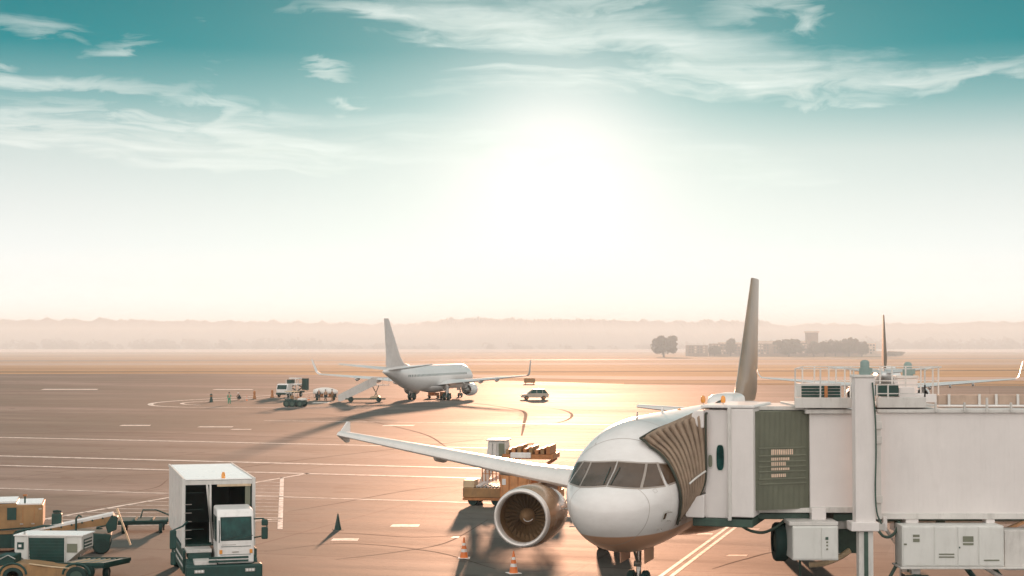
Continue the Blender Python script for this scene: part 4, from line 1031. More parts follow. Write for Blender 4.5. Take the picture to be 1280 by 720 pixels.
# ------------------------------------------------------------------ catering truck
def catering_truck():
    c = gp(273, 735); loc = Vector((wp(273, 700, 57).x, 57, 0)); a = R(16)
    # local: x to picture right, y away from the camera
    t = thing('catering_truck', 'white box catering truck with half cab, its box open at the front', 'truck', loc, a)
    W = 1.23; zt, zb = 3.78, 1.42; L = 7.3
    th = .05
    MB().box((-W, 0, zt - th), (W, L, zt)).build('roof', M['white_gloss'], t, bevel=.02)
    for s in (-1, 1):
        MB().box((s * W - (0 if s > 0 else 0) - (th if s > 0 else 0), .02, zb), (s * W + (th if s < 0 else 0), L, zt - th - .002)).build('side_wall', M['white'], t)
        # corner posts and rails
        MB().box((s * W - .06, -.05, zb - .05), (s * W + .06, .06, zt + .02)).build('corner_post', M['bridge_trim'], t, bevel=.01)
        MB().box((s * W - .03, 0, zt - .06), (s * W + .03, L, zt + .03)).build('roof_rail', M['bridge_trim'], t)
        for y in (1.8, 3.6, 5.4): MB().box((s * (W + .0) - .012, y, zb + .05), (s * (W) + .012, y + .04, zt - .1)).build('wall_seam', M['bridge_trim'], t)
    MB().box((-W + th, L - .06, zb), (W - th, L - .01, zt - th)).build('rear_wall', M['teal_black'], t)
    MB().box((-W + th, .05, zb), (W - th, L - .07, zb + .06)).build('floor', M['teal_black'], t)
    for s in (-1, 1): MB().box((s * (W - .075) - .02, .1, zb + .07), (s * (W - .075) + .02, L - .1, zt - .06)).build('inner_lining', M['teal_black'], t)
    MB().box((-W + .06, -.03, zt - .2), (W - .06, .05, zt - .06)).build('front_header', M['bridge_trim'], t)
    MB().box((-.06, -.02, zt - .28), (W - .1, .02, zt - .2)).build('header_lamp', M['tan_top'], t)
    # dividing posts
    for x0, x1 in ((-.42, -.22), (-.30, -.30)): MB().bar((x0, -.02, zt - .2), (x1, -.15, zb + .15), .07, .07).build('door_post', M['bridge_trim'], t)
    MB().bar((-.40, -.03, zt - .25), (-.25, -.3, zb + .1), .04, .04).build('grab_rail', M['steel'], t)
    MB().box((W - .30, .02, 2.8), (W - .12, .05, zt - .22)).build('side_shutter', M['curtain'], t)
    for z in (1.9, 2.6, 3.2): MB().box((-W + .1, .9, z), (-.45, .94, z + .03)).build('shelf_rail', M['teal_black'], t)
    # beacon
    bx = MB().lathe([(.07, 0), (.07, .12), (.05, .2), (.01, .22)], (.18, .25, zt), 'z', 14).build('beacon', M['amber'], t, smooth=True)
    # half cab on the picture's right
    x0, x1 = -.22, W - .20; y0, y1 = -1.9, -.35
    sec = [(y0 - .02, 1.02), (y0 - .02, 1.78), (y0 + .16, 2.62), (y0 + .34, 2.84), (y1, 2.90), (y1, 1.02)]
    MB().prism([(x0, y, z) for y, z in sec], (x1 - x0, 0, 0)).build('cab', M['white'], t, bevel=.07)
    def onscreen(x_0, x_1, z_0, z_1, off, m, name, par=t, bev=0.):
        f = lambda z: y0 - .02 + (.18) * (z - 1.78) / (.84) if z > 1.78 else y0 - .02
        return MB().hexa([(x_0, f(z_0) - off, z_0), (x_1, f(z_0) - off, z_0), (x_1, f(z_0) + .03, z_0), (x_0, f(z_0) + .03, z_0)],
                         [(x_0, f(z_1) - off, z_1), (x_1, f(z_1) - off, z_1), (x_1, f(z_1) + .03, z_1), (x_0, f(z_1) + .03, z_1)]).build(name, m, par, bevel=bev)
    onscreen(x0 + .10, x1 - .08, 1.80, 2.60, .018, M['black'], 'windscreen_seal', bev=.02)
    onscreen(x0 + .14, x1 - .12, 1.83, 2.57, .026, M['glass'], 'windscreen')
    for (xa, xb) in ((x0 + .2, x0 + .75), (x0 + .7, x0 + 1.2)): MB().bar((xa, y0 - .05, 1.83), (xb, y0 - .02, 1.97), .02, .02).build('wiper', M['black'], t)
    MB().box((x0 + .25, y0 + .1, 2.35), (x0 + .40, y0 + .11, 2.42)).build('sticker', M['white'], t)
    onscreen(x0 + .15, x0 + .62, 1.655, 1.675, .006, M['steel'], 'nameplate')
    MB().box((x0 - .02, y0 + .35, 1.75), (x0 - .004, y1 - .3, 2.6)).build('side_window', M['glass'], t); MB().box((x1 + .004, y0 + .35, 1.75), (x1 + .02, y1 - .3, 2.6)).build('side_window', M['glass'], t)
    # grille and bumper
    for z in (1.08, 1.2): MB().box((x0 - .3, y0 - .06, z), (x1 - .2, y0 + .0, z + .07)).build('grille_slot', M['teal_black'], t)
    MB().box((-W - .05, y0 - .12, .42), (W + .08, y0 + .35, 1.0)).build('bumper', M['teal_black'], t, bevel=.06)
    MB().box((-W + .25, y0 + .05, 1.0), (x0 - .02, y0 + .9, 1.12)).build('step_plate', M['bridge_trim'], t, bevel=.01)
    MB().box((-W + .05, -.9, 1.30), (x0 - .1, -.02, 1.42)).build('loading_platform', M['bridge_trim'], t, bevel=.01)
    MB().box((-W + .1, -1.0, 1.1), (x0 - .15, -.1, 1.29)).build('platform_frame', M['teal_black'], t)
    for xa in (x0 + .06, x1 - .16):
        MB().box((xa, y0 - .05, 1.36), (xa + .1, y0 - .02, 1.50)).build('indicator_lamp', M['amber'], t, bevel=.01)
    MB().box((x0 + .12, y0 - .035, 1.60), (x1 - .12, y0 - .02, 1.615)).build('panel_gap', M['teal_black'], t); MB().box((x0 + .1, y0 - .03, 1.32), (x1 - .12, y0 - .018, 1.335)).build('panel_gap', M['teal_black'], t)
    MB().box((x0 + .5, y0 - .05, 1.40), (x0 + .72, y0 - .02, 1.44)).build('hood_handle', M['steel'], t, bevel=.005)
    MB().tube([(x0 + .05, y0 - .04, 1.75), (x0 + .05, y0 - .1, 2.1), (x0 + .05, y0 + .05, 2.5)], .015, 6).build('grab_handle', M['black'], t, smooth=True)
    MB().box((x1 - .07, y0 + .02, 1.05), (x1 + .03, y0 + .5, 1.32)).build('corner_lamp', M['glass'], t, bevel=.02)
    MB().prism([(x0 + .3, y0 + .35, 1.86), (x0 + .75, y0 + .35, 1.86), (x0 + .7, y0 + .5, 2.3), (x0 + .35, y0 + .5, 2.3)], (0, .1, 0)).build('driver_seat', M['curtain'], t, bevel=.03)
    MB().tube([(x0 + .85 + math.cos(q) * .2, y0 + .2, 1.95 + math.sin(q) * .18) for q in [math.pi * 2 * i / 16 for i in range(17)]], .02, 6).build('steering_wheel', M['black'], t, smooth=True)
    for x_ in (-W + .35, -.1, .5): MB().tube([(x_, y0 - .13, .52), (x_, y0 - .2, .5), (x_ + .1, y0 - .13, .48)], .02, 6).build('tow_hook', M['steel'], t)
    MB().tube([(-W + .1, .1, 1.35), (-W + .3, -.6, .9), (-W + .5, -1.2, 1.05)], .03, 8).build('hydraulic_hose', M['black'], t, smooth=True)
    for z in (1.7, 2.0, 2.3, 2.6, 2.9): MB().tube([(-W + .02, -.06, z), (-W + .28, -.06, z)], .012, 6).build('ladder_rung', M['steel'], t)
    for xa in (-W + .22, W - .52):
        h = MB().box((xa, y0 - .135, .74), (xa + .34, y0 - .118, .86)).build('headlamp', M['steel'], t, bevel=.01)
        for i in range(3): MB().lathe([(.005, -.02), (.04, -.015), (.045, 0)], (xa + .07 + i * .1, y0 - .137, .80), 'y', 12).build('lamp_bulb', M['white'], h, smooth=True)
    for z in (.62, .55): pass
    # chassis, wheels, side rail with two pale stripes
    MB().box((-.5, y0 + .3, .55), (.5, L - .3, 1.0)).build('chassis', M['teal_black'], t)
    for s in (-1, 1):
        for y in (-1.0, 5.3): 
            wheel(t, (s * 1.02, y, .48), .48, .3)
            MB().prism([(s * 1.02 - .19, y + math.cos(q) * .62, .5 + math.sin(q) * .62) for q in [math.pi * i / 8 for i in range(9)]], (.38, 0, 0)).build('mudguard', M['teal_black'], t)
        MB().box((s * W - .05, -.6, .55), (s * W + .05, 4.4, 1.35)).build('side_skirt', M['teal_black'], t, bevel=.02)
        for z in (.78, 1.02): MB().box((s * (W + .055) - .01, -.5, z), (s * (W + .055) + .01, 4.2, z + .07)).build('side_stripe', M['bridge_trim'], t)
        # scissor legs
        MB().bar((s * .7, .4, 1.02), (s * .7, 5.6, 1.38), .1, .12).build('scissor_arm', M['teal_black'], t); MB().bar((s * .62, 5.6, 1.02), (s * .62, .4, 1.38), .1, .12).build('scissor_arm', M['teal_black'], t)
    # mirrors on tubular arms
    def mirror(xb, xo, s):
        MB().tube([(xb, y0 + .25, 2.5), (xo, y0 + .1, 2.52), (xo + s * .12, y0 + .05, 2.4), (xo + s * .12, y0 + .05, 1.95), (xb, y0 + .25, 1.85)], .025, 8).build('mirror_arm', M['teal_black'], t, smooth=True)
        for z_0, z_1 in ((2.28, 2.5), (1.82, 2.24)): MB().box((xo + s * .02 - .09, y0 - .02, z_0), (xo + s * .02 + .13, y0 + .1, z_1)).build('mirror', M['teal_black'], t, bevel=.04)
    mirror(x1, x1 + .32, 1)
    MB().tube([(-W + .1, y0 + 1.4, 2.35), (-W - .1, y0 + .9, 2.25), (-W - .42, y0 + .7, 2.15), (-W - .45, y0 + .7, 1.0)], .035, 8).build('mirror_arm', M['teal_black'], t, smooth=True)
    MB().box((-W - .55, y0 + .62, 1.5), (-W - .33, y0 + .76, 2.15)).build('mirror', M['teal_black'], t, bevel=.04)
    MB().box((-W - .52, y0 + .64, .95), (-W - .34, y0 + .76, 1.4)).build('mirror', M['teal_black'], t, bevel=.04)
catering_truck()

# ------------------------------------------------------------------ equipment bottom left
def baggage_dolly():
    p = gp(180, 665); t = thing('baggage_dolly', 'black flat baggage dolly parked left of the catering truck', 'baggage cart', p, R(8))
    MB().box((-1.25, -.75, .52), (1.15, .75, .60)).build('deck', M['teal_black'], t, bevel=.01)
    for x in (-1.2, -.4, .4, 1.1): MB().box((x, -.75, .602), (x + .05, .75, .66)).build('deck_rib', M['bridge_dark'], t)
    MB().box((-1.2, -.7, .4), (1.1, .7, .518)).build('frame', M['black'], t)
    for x in (-.85, .8):
        for y in (-.62, .62): wheel(t, (x, y, .24), .24, .16).rotation_euler = (0, 0, 0)
    MB().tube([(-1.2, -.1, .45), (-2.1, -.2, .25)], .04, 8).build('tow_bar', M['teal_black'], t); MB().bar((-2.1, -.3, .2), (-1.85, -.1, .2), .06, .06).build('tow_eye', M['teal_black'], t)
    MB().tube([(-.2, .5, .6), (-.1, .5, .95), (.5, .5, .95), (1.1, .5, .7)], .035, 8).build('handrail', M['teal_black'], t, smooth=True)
    # wheels lie along x: turn the axle
    for c in t.children:
        if c.name.startswith('wheel'): pass
baggage_dolly()

def ground_power_unit():
    Y = 59.5; p = Vector((wp(63, 700, Y).x, Y, 0)); t = thing('ground_power_unit', 'white and dark green ground power unit with sloping ends', 'generator cart', p, R(-4))
    k = Y / F; hw = 46 * k; z1 = 1.44; z0 = .42
    # cab body: profile in the xz plane with sloping lower corners
    prof = [(-hw, z1), (-hw, z1 - .58), (-hw * .58, z0), (hw * .40, z0), (hw * .86, z1 - .48), (hw * .86, z1)]
    MB().prism([(x, 0, z) for x, z in prof], (0, 1.3, 0)).build('body', M['cabinet'], t, bevel=.02)
    MB().box((-hw - .03, -.04, z1 + .002), (hw * .90, 1.36, z1 + .06)).build('roof', M['white_gloss'], t, bevel=.015)
    MB().prism([(-hw * .60, -.03, z1 - .05), (hw * .40, -.03, z1 - .05), (hw * .40, -.03, z0 + .05), (-hw * .56, -.03, z0 + .05)], (0, .028, 0)).build('grille', M['teal_black'], t)
    for i in range(7): MB().box((-hw * .58, -.05, z0 + .14 + i * .12), (hw * .39, -.032, z0 + .17 + i * .12)).build('grille_bar', M['teal_black'], t)
    for x in (-hw * .62, hw * .41): MB().box((x - .02, -.055, z0 + .02), (x + .02, -.002, z1)).build('corner_trim', M['bridge_trim'], t)
    MB().box((-hw * .92, -.025, z1 - .48), (-hw * .74, -.002, z1 - .22)).build('control_panel', M['teal_black'], t)
    MB().box((-hw * .88, -.035, z1 - .40), (-hw * .80, -.026, z1 - .30)).build('gauge', M['white'], t)
    MB().box((hw * .46, -.025, z1 - .58), (hw * .74, -.002, z1 - .26)).build('access_panel', M['curtain'], t)
    MB().box((hw * .861, .2, z1 - .5), (hw * .861 + .02, 1.1, z1 - .12)).build('end_grille', M['teal_black'], t); 
    for i in range(3): MB().box((hw * .862, .25, z1 - .46 + i * .12), (hw * .862 + .04, 1.05, z1 - .42 + i * .12)).build('end_louvre', M['bridge_trim'], t)
    MB().box((-hw * .6, .1, .28), (hw * .45, 1.2, z0 - .004)).build('chassis', M['teal_black'], t)
    for x in (-.7, .5):
        for y in (.15, 1.15): wheel(t, (x, y, .22), .22, .16)
    MB().tube([(hw * .7, .5, .9), (hw * .7, .5, .05)], .03, 8).build('prop', M['steel'], t)
ground_power_unit()

def tow_tractor():
    Y = 57.2; p = Vector((wp(55, 700, Y).x, Y, 0)); t = thing('baggage_tractor', 'ochre tractor hood with dark wheel in front of the power unit', 'tractor', p, 0); t.scale = (.85, .85, .68)
    # rounded ochre bonnet sloping to the right, dark round wheel arch
    pr = [(-1.9, .30), (-1.9, .95), (-1.2, 1.12), (-.6, 1.08), (.3, .92), (1.05, .84), (1.15, .5), (1.1, .3)]
    MB().prism([(x, 0, z) for x, z in pr], (0, 1.4, 0)).build('body', M['tan'], t, bevel=.08)
    MB().tube([(-.62, -.02, 1.10), (.3, -.02, .95), (1.05, -.02, .87)], .035, 8).build('bonnet_edge', M['tan_top'], t, smooth=True)
    for x in (-1.3, 1.35):
        for y in (.1, 1.2):
            w = MB().lathe([(.25, -.12), (.42, -.12), (.47, -.06), (.47, .06), (.42, .12), (.25, .12)], (x, y, .47), 'y', 24).build('wheel', M['black'], t, smooth=True)
            MB().lathe([(.02, -.1), (.26, -.1), (.26, .1), (.02, .1)], (x, y, .47), 'y', 16).build('rim', M['bridge_dark'], w, smooth=True)
    for x, z in ((1.35, .55), (-1.3, .55)): MB().tube([(x + math.cos(q) * .56, .02, z + math.sin(q) * .56) for q in [math.pi * i / 10 for i in range(11)]], .06, 8).build('wheel_arch', M['teal_black'], t)
    MB().box((-2.0, .2, .95), (-1.3, 1.2, 1.5)).build('seat', M['teal_black'], t, bevel=.05)
    MB().tube([(-1.9, -.02, 1.3), (-1.5, -.02, 1.55), (-1.2, -.02, 1.35)], .03, 8).build('grab_handle', M['steel'], t, smooth=True)
tow_tractor()

def roller_trailer():
    Y = 59.0; c = wp(113, 708, Y); t = thing('roller_trailer', 'low dark trailer with pale roller deck right of the power unit', 'trailer', (c.x, Y, 0), R(-3))
    z = .55
    MB().hexa([(-1.05, -.8, z - .1), (.75, -.8, z - .1), (1.25, .75, z - .1), (-.7, .75, z - .1)], [(-1.05, -.8, z), (.75, -.8, z), (1.25, .75, z), (-.7, .75, z)]).build('frame', M['teal_black'], t)
    for a, b in (((-1.05, -.8), (.75, -.8)), ((.75, -.8), (1.25, .75)), ((1.25, .75), (-.7, .75))): MB().bar((a[0], a[1], z + .04), (b[0], b[1], z + .04), .09, .12).build('side_rail', M['teal_black'], t)
    for i in range(8):
        x = -.75 + i * .19; MB().tube([(x, -.62, z + .035), (x + .36, .55, z + .035)], .05, 8).build('roller', M['tan_top'] if i % 2 else M['steel'], t, smooth=True)
    MB().bar((.62, -.68, z + .05), (1.02, .62, z + .05), .10, .05).build('edge_strip', M['white'], t)
    for x in (-.6, .6): wheel(t, (x, 0, .2), .2, .2)
roller_trailer()

def cargo_loader_left():
    Y = 66.; p = Vector((wp(17, 660, Y).x, Y, 0)); t = thing('cargo_tug', 'ochre steel tug at the left edge with low wall and posts', 'airport tug', p, R(14))
    k = Y / F
    MB().prism([(-2.2, 0, .85), (1.15, 0, 1.05), (1.15, 0, 1.95), (.1, 0, 1.95), (.1, 0, 2.02), (-2.2, 0, 1.9)], (0, 2.4, 0)).build('body', M['tan'], t, bevel=.03)
    MB().box((-2.2, .05, 2.03), (.08, 2.3, 2.10)).build('top_plate', M['white_gloss'], t); MB().box((.12, .05, 1.952), (1.1, 2.3, 2.0)).build('top_plate', M['white_gloss'], t)
    MB().box((-.26, -.03, 1.35), (.1, -.002, 1.85)).build('vent_panel', M['teal_black'], t)
    MB().box((-1.05, -.025, 1.5), (-.95, -.002, 1.7)).build('letter_mark', M['teal_black'], t); MB().box((-.90, -.025, 1.5), (-.80, -.002, 1.68)).build('letter_mark', M['teal_black'], t); MB().box((-.75, -.025, 1.52), (-.68, -.002, 1.75)).build('letter_mark', M['teal_black'], t)
    MB().box((-2.2, -.06, .78), (1.3, -.005, .92)).build('fender_edge', M['tan'], t)
    MB().box((-2.2, -.02, .2), (1.1, 2.3, .78)).build('underframe', M['teal_black'], t)
    MB().tube([(-.78, .3, 2.1), (-.78, .3, 2.75)], .07, 10).build('exhaust_pipe', M['orange'], t, smooth=True); MB().lathe([(.02, 0), (.12, .01), (.12, .08), (.02, .1)], (-.78, .3, 2.74), 'z', 12).build('exhaust_cap', M['rust'], t, smooth=True)
    MB().tube([(.42, .3, 2.0), (.42, .3, 2.3)], .035, 8).build('lamp_post', M['teal_black'], t); MB().box((.34, .24, 2.28), (.5, .36, 2.36)).build('lamp', M['rust'], t)
    MB().tube([(-1.25, -.1, .6), (-1.25, -.1, 2.5), (-1.35, 0, 2.62), (-2.2, 0, 2.62)], .06, 8).build('roll_bar', M['teal_black'], t, smooth=True)
    MB().box((-2.3, -.1, 2.60), (-1.3, 1.8, 2.68)).build('canopy_roof', M['tan_top'], t)
    for x in (-.62, .35, .8): MB().box((x, -.012, 1.1), (x + .015, -.001, 1.9)).build('panel_seam', M['rust'], t)
    for x, z in ((.25, 1.15), (.7, 1.15), (.98, 1.75)): MB().box((x, -.03, z), (x + .12, -.002, z + .05)).build('latch', M['steel'], t)
    MB().tube([(-2.1, -.1, 1.0), (-.9, -.15, .95), (.4, -.12, 1.02), (1.1, -.1, .9)], .03, 8).build('hose', M['black'], t, smooth=True)
    for x in (-1.4, .6):
        for y in (.15, 2.1):
            MB().lathe([(.02, -.14), (.4, -.14), (.45, 0), (.4, .14), (.02, .14)], (x, y, .45), 'y', 20).build('wheel', M['black'], t, smooth=True)
cargo_loader_left()

def belt_loader():
    p = gp(98, 694); t = thing('belt_loader', 'belt loader with ochre side panel and pale belt behind the power unit', 'belt loader', p, R(12))
    # chassis
    MB().prism([(-2.6, 0, .35), (1.2, 0, .35), (1.3, 0, .8), (-.2, 0, .95), (-2.6, 0, .9)], (0, 1.5, 0)).build('chassis', M['teal_black'], t, bevel=.04)
    # belt boom rising to the right
    a, b = Vector((-1.9, .35, .98)), Vector((1.35, .35, 1.62))
    MB().prism([(-.6, .0, 1.0), (1.35, .0, 1.22), (1.4, .0, 1.55), (-1.7, .0, 1.02)], (0, .08, 0)).build('side_panel', M['tan'], t, bevel=.01)
    MB().bar(a, b, .7, .1).build('belt', M['white'], t)
    for i in range(9): 
        q = a.lerp(b, i / 8); MB().tube([q + Vector((0, -.38, -.07)), q + Vector((0, .38, -.07))], .04, 8).build('belt_roller', M['teal_black'], t)
    MB().prism([(1.15, -.02, .85), (1.5, -.02, 1.0), (1.55, -.02, 1.5), (1.3, -.02, 1.6), (1.05, -.02, 1.2)], (0, .75, 0)).build('end_bumper', M['teal_black'], t, bevel=.03)
    MB().bar((1.5, .1, 1.85), (2.05, .1, .35), .09, .07).build('guard_rail', M['tan_top'], t)
    MB().tube([(-.1, -.1, .9), (-.1, -.1, 1.5), (0, -.1, 1.62), (.12, -.1, 1.55)], .04, 8).build('hand_post', M['teal_black'], t, smooth=True)
    MB().box((-1.1, .5, .95), (-.7, .95, 1.65)).build('seat', M['teal_black'], t, bevel=.05); MB().lathe([(.02, 0), (.17, .02), (.17, .1), (.02, .12)], (-.9, .7, 1.66), 'z', 12).build('headrest', M['black'], t)
    MB().tube([(-2.4, .1, 1.0), (-1.4, .1, 1.2), (-.6, .1, 1.15)], .05, 8).build('side_tube', M['teal_black'], t, smooth=True)
    for x in (-1.8, .9):
        for y in (.1, 1.4): MB().lathe([(.02, -.12), (.3, -.12), (.36, 0), (.3, .12), (.02, .12)], (x, y, .36), 'y', 20).build('wheel', M['black'], t, smooth=True)
belt_loader()

# ------------------------------------------------------------------ loaders behind the near wing
def container_loader():
    Y = 85.; k = Y / F; t = thing('container_loader', 'pale container loader with low deck, cage rails and cab behind the wing', 'cargo loader', (wp(630, 630, Y).x, Y, 0), R(-10))
    X = lambda px: (px - 630) * k
    MB().box((X(578), -.1, .45), (X(640), 2.2, .95)).build('front_deck', M['tan'], t, bevel=.03); MB().box((X(578), -.12, .30), (X(672), 2.0, .44)).build('deck_skirt', M['rust'], t)
    MB().box((X(578), 0, .96), (X(592), 1.2, 1.35)).build('winch_box', M['tan_top'], t, bevel=.02)
    MB().bar((X(594), .1, 1.0), (X(622), .6, 1.55), .12, .1).build('ramp_rail', M['white'], t); MB().bar((X(596), 1.8, 1.0), (X(624), 1.6, 1.5), .12, .1).build('ramp_rail', M['white'], t)
    for i in range(9): MB().tube([(X(596 + i * 4.6), 0, 1.0), (X(596 + i * 4.6), 2.0, 1.0)], .05, 8).build('deck_roller', M['steel'], t)
    for i in range(6):
        x = X(602 + i * 4.4); MB().tube([(x, .1, 1.3), (x, .1, 2.35)], .03, 6).build('cage_post', M['rust'], t)
    for z in (1.7, 2.02, 2.35): MB().bar((X(602), .1, z), (X(626), .1, z), .03, .04).build('cage_rail', M['rust'], t)
    MB().prism([(X(588), 1.9, 1.0), (X(598), 1.9, 1.0), (X(622), 1.9, 2.6), (X(606), 1.9, 2.6)], (0, .08, 0)).build('side_shield', M['bridge_trim'], t)
    # scissor lift and rear platform
    for y in (.4, 1.9):
        MB().bar((X(632), y, .8), (X(690), y, 2.45), .1, .14).build('scissor_arm', M['rust'], t); MB().bar((X(690), y + .12, .8), (X(632), y + .12, 2.45), .1, .14).build('scissor_arm', M['rust'], t)
    MB().box((X(628), 0, 2.5), (X(692), 2.4, 2.75)).build('rear_platform', M['rust'], t)
    for i in range(8):
        MB().box((X(632 + i * 7.3), .05, 2.76), (X(636.5 + i * 7.3), 2.3, 3.0 + (i * 37 % 5) * .05)).build('platform_roller_box', M['rust'] if i % 2 else M['tan'], t, bevel=.02)
    MB().box((X(638), -.05, 2.55), (X(664), .3, 2.85)).build('platform_guard', M['white'], t, bevel=.05)
    MB().tube([(X(650), .4, 2.8), (X(655), .4, 3.25), (X(666), .4, 3.3), (X(660), .4, 3.05)], .04, 8).build('control_handle', M['rust'], t, smooth=True)
    MB().box((X(640), 0, .4), (X(698), 2.3, .8)).build('chassis', M['rust'], t)
    # cab
    cb = MB().hexa([(X(605), .3, 2.2), (X(632), .3, 2.2), (X(632), 1.7, 2.2), (X(605), 1.7, 2.2)], [(X(608), .4, 3.42), (X(630), .4, 3.42), (X(630), 1.6, 3.42), (X(608), 1.6, 3.42)]).build('cab', M['cabinet'], t, bevel=.04)
    for a, b in ((609, 613.5), (615, 619), (622, 629)): MB().box((X(a), .28, 2.5), (X(b), .36, 3.3)).build('cab_window', M['bridge_trim'] if a < 620 else M['curtain'], t)
    MB().box((X(606), .25, 3.425), (X(632), 1.75, 3.5)).build('cab_roof', M['white'], t, bevel=.02)
    for x in (X(590), X(620), X(680)):
        for y in (.1, 2.0): MB().lathe([(.02, -.12), (.24, -.12), (.28, 0), (.24, .12), (.02, .12)], (x, y, .28), 'y', 18).build('wheel', M['black'], t, smooth=True)
container_loader()
def container(px0, px1, y0, y1, D, label, m, name='cargo_container'):
    k = D / F; b = gp(px0, y1) ; t = thing(name, label, 'container', (wp((px0 + px1) / 2, y1, D).x, D, HC - (y1 - HORIZ) * k), R(-10))
    hw = (px1 - px0) / 2 * k; h = (y1 - y0) * k
    MB().box((-hw, 0, .0), (hw, 1.3, h)).build('shell', m, t, bevel=.03)
    for i in range(4): MB().box((-hw + hw * 2 * i / 3 - .03 * (i > 0), -.03, 0), (-hw + hw * 2 * i / 3 + .03, -.002, h)).build('rib', M['rust'], t)
    MB().box((-hw, -.02, h + .002), (hw, 1.3, h + .05)).build('lid', M['white'], t); MB().box((-hw + .1, -.02, h * .55), (-hw + .3, -.004, h * .8)).build('placard', M['white'], t)
container(625, 659, 592, 622, 83.5, 'orange cargo container with pale lid in front of the loader deck', M['crate_orange'])
container(661, 698, 587, 615, 86.5, 'brown cargo container partly hidden behind the engine', M['rust'])
def low_dolly():
    p = gp(704, 641); t = thing('cargo_dolly', 'empty cargo dolly showing between the engine and the nose', 'baggage cart', p, R(-10))
    MB().box((-1.6, 0, .4), (1.6, 1.4, .5)).build('deck', M['tan'], t)
    for i in range(9): MB().tube([(-1.5 + i * .37, 0, .54), (-1.5 + i * .37, 1.4, .54)], .05, 8).build('roller', M['tan_top'], t)
    for x in (-1.2, 1.2):
        for y in (.1, 1.3): MB().lathe([(.02, -.08), (.2, -.08), (.2, .08), (.02, .08)], (x, y, .2), 'y', 14).build('wheel', M['black'], t)
low_dolly()

# ------------------------------------------------------------------ people
def person(label, loc, rz, top, legs, pose='stand', cap=None, arm=0.):
    t = thing('person', label, 'person', loc, rz)
    if pose == 'stand':
        J = dict(pel=(0, 0, .95), ch=(0, .0, 1.28), nk=(0, 0, 1.48), hd=(0, -.02, 1.62), ht=(0, -.01, 1.74), lh=(-.10, 0, .90), lk=(-.12, -.03, .5), la=(-.13, .02, .09), lt=(-.14, -.16, .04), rh=(.10, 0, .90), rk=(.13, -.06 - .1 * arm, .5), ra=(.15, .0 + .1 * arm, .09), rt=(.16, -.18, .04),
                 ls=(-.19, 0, 1.42), le=(-.25, .02, 1.14), lw=(-.25, -.10, .90), lf=(-.24, -.14, .80), rs=(.19, 0, 1.42), re=(.26, -.06 * (1 + arm), 1.16), rw=(.24, -.22 - .2 * arm, 1.0 + .2 * arm), rf=(.23, -.28 - .2 * arm, .95 + .25 * arm))
    else:
        J = dict(pel=(0, .1, .42), ch=(0, -.06, .72), nk=(0, -.12, .90), hd=(0, -.17, 1.02), ht=(0, -.19, 1.13), lh=(-.11, .08, .40), lk=(-.17, -.30, .52), la=(-.15, -.08, .09), lt=(-.15, -.26, .04), rh=(.11, .08, .40), rk=(.17, -.30, .52), ra=(.15, -.08, .09), rt=(.15, -.26, .04),
                 ls=(-.19, -.1, .84), le=(-.25, -.28, .62), lw=(-.14, -.45, .52), lf=(-.1, -.52, .48), rs=(.19, -.1, .84), re=(.25, -.28, .62), rw=(.14, -.45, .50), rf=(.1, -.52, .45))
    rad = dict(pel=.14, ch=.155, nk=.06, hd=.095, ht=.075, lh=.09, lk=.06, la=.045, lt=.035, rh=.09, rk=.06, ra=.045, rt=.035, ls=.065, le=.045, lw=.032, lf=.028, rs=.065, re=.045, rw=.032, rf=.028)
    def skin(name, keys, edges, grow, m):
        me = bpy.data.meshes.new(name); me.from_pydata([J[k_] for k_ in keys], [(keys.index(a), keys.index(b)) for a, b in edges], [])
        me.materials.append(m); o = bpy.data.objects.new(name, me); COL.objects.link(o); o.parent = t
        md = o.modifiers.new('skin', 'SKIN'); md.use_smooth_shade = True
        for i, k_ in enumerate(keys):
            sv_ = me.skin_vertices[0].data[i]; sv_.radius = (rad[k_] * grow,) * 2; sv_.use_root = (i == 0)
        o.modifiers.new('sub', 'SUBSURF').levels = 1; o.modifiers['sub'].render_levels = 1
        return o
    skin('body', list(J), [('pel', 'ch'), ('ch', 'nk'), ('nk', 'hd'), ('hd', 'ht'), ('pel', 'lh'), ('lh', 'lk'), ('lk', 'la'), ('la', 'lt'), ('pel', 'rh'), ('rh', 'rk'), ('rk', 'ra'), ('ra', 'rt'), ('ch', 'ls'), ('ls', 'le'), ('le', 'lw'), ('lw', 'lf'), ('ch', 'rs'), ('rs', 're'), ('re', 'rw'), ('rw', 'rf')], 1., M['skin'])
    skin('jacket', ['ch', 'pel', 'nk', 'ls', 'le', 'lw', 'rs', 're', 'rw'], [('ch', 'pel'), ('ch', 'nk'), ('ch', 'ls'), ('ls', 'le'), ('le', 'lw'), ('ch', 'rs'), ('rs', 're'), ('re', 'rw')], 1.14, top)
    skin('trousers', ['pel', 'lh', 'lk', 'la', 'rh', 'rk', 'ra'], [('pel', 'lh'), ('lh', 'lk'), ('lk', 'la'), ('pel', 'rh'), ('rh', 'rk'), ('rk', 'ra')], 1.2, legs)
    hd = Vector(J['ht'])
    MB().lathe([(.105, -.05), (.11, .0), (.09, .06), (.04, .095), (.005, .1)], hd, 'z', 12).build('cap' if cap else 'hair', cap or M['dkcloth'], t, smooth='all')
    return t
person('worker in bright green suit standing on the far apron left of the vehicles', gp(286.5, 506), .3, M['green'], M['green'], arm=.4)
person('crouching worker in dark clothes and white cap on the far apron', gp(299, 500.5), -.8, M['dkcloth'], M['dkcloth'], 'crouch', M['cloth_white'])
person('worker in dark clothes at the left end of the white tarpaulin cart', gp(398.5, 501.2), .5, M['dkcloth'], M['dkcloth'], cap=M['cloth_white'])
person('worker in ochre jacket at the middle of the white tarpaulin cart', gp(407, 501.8), -.4, M['tan'], M['dkcloth'], arm=.6)
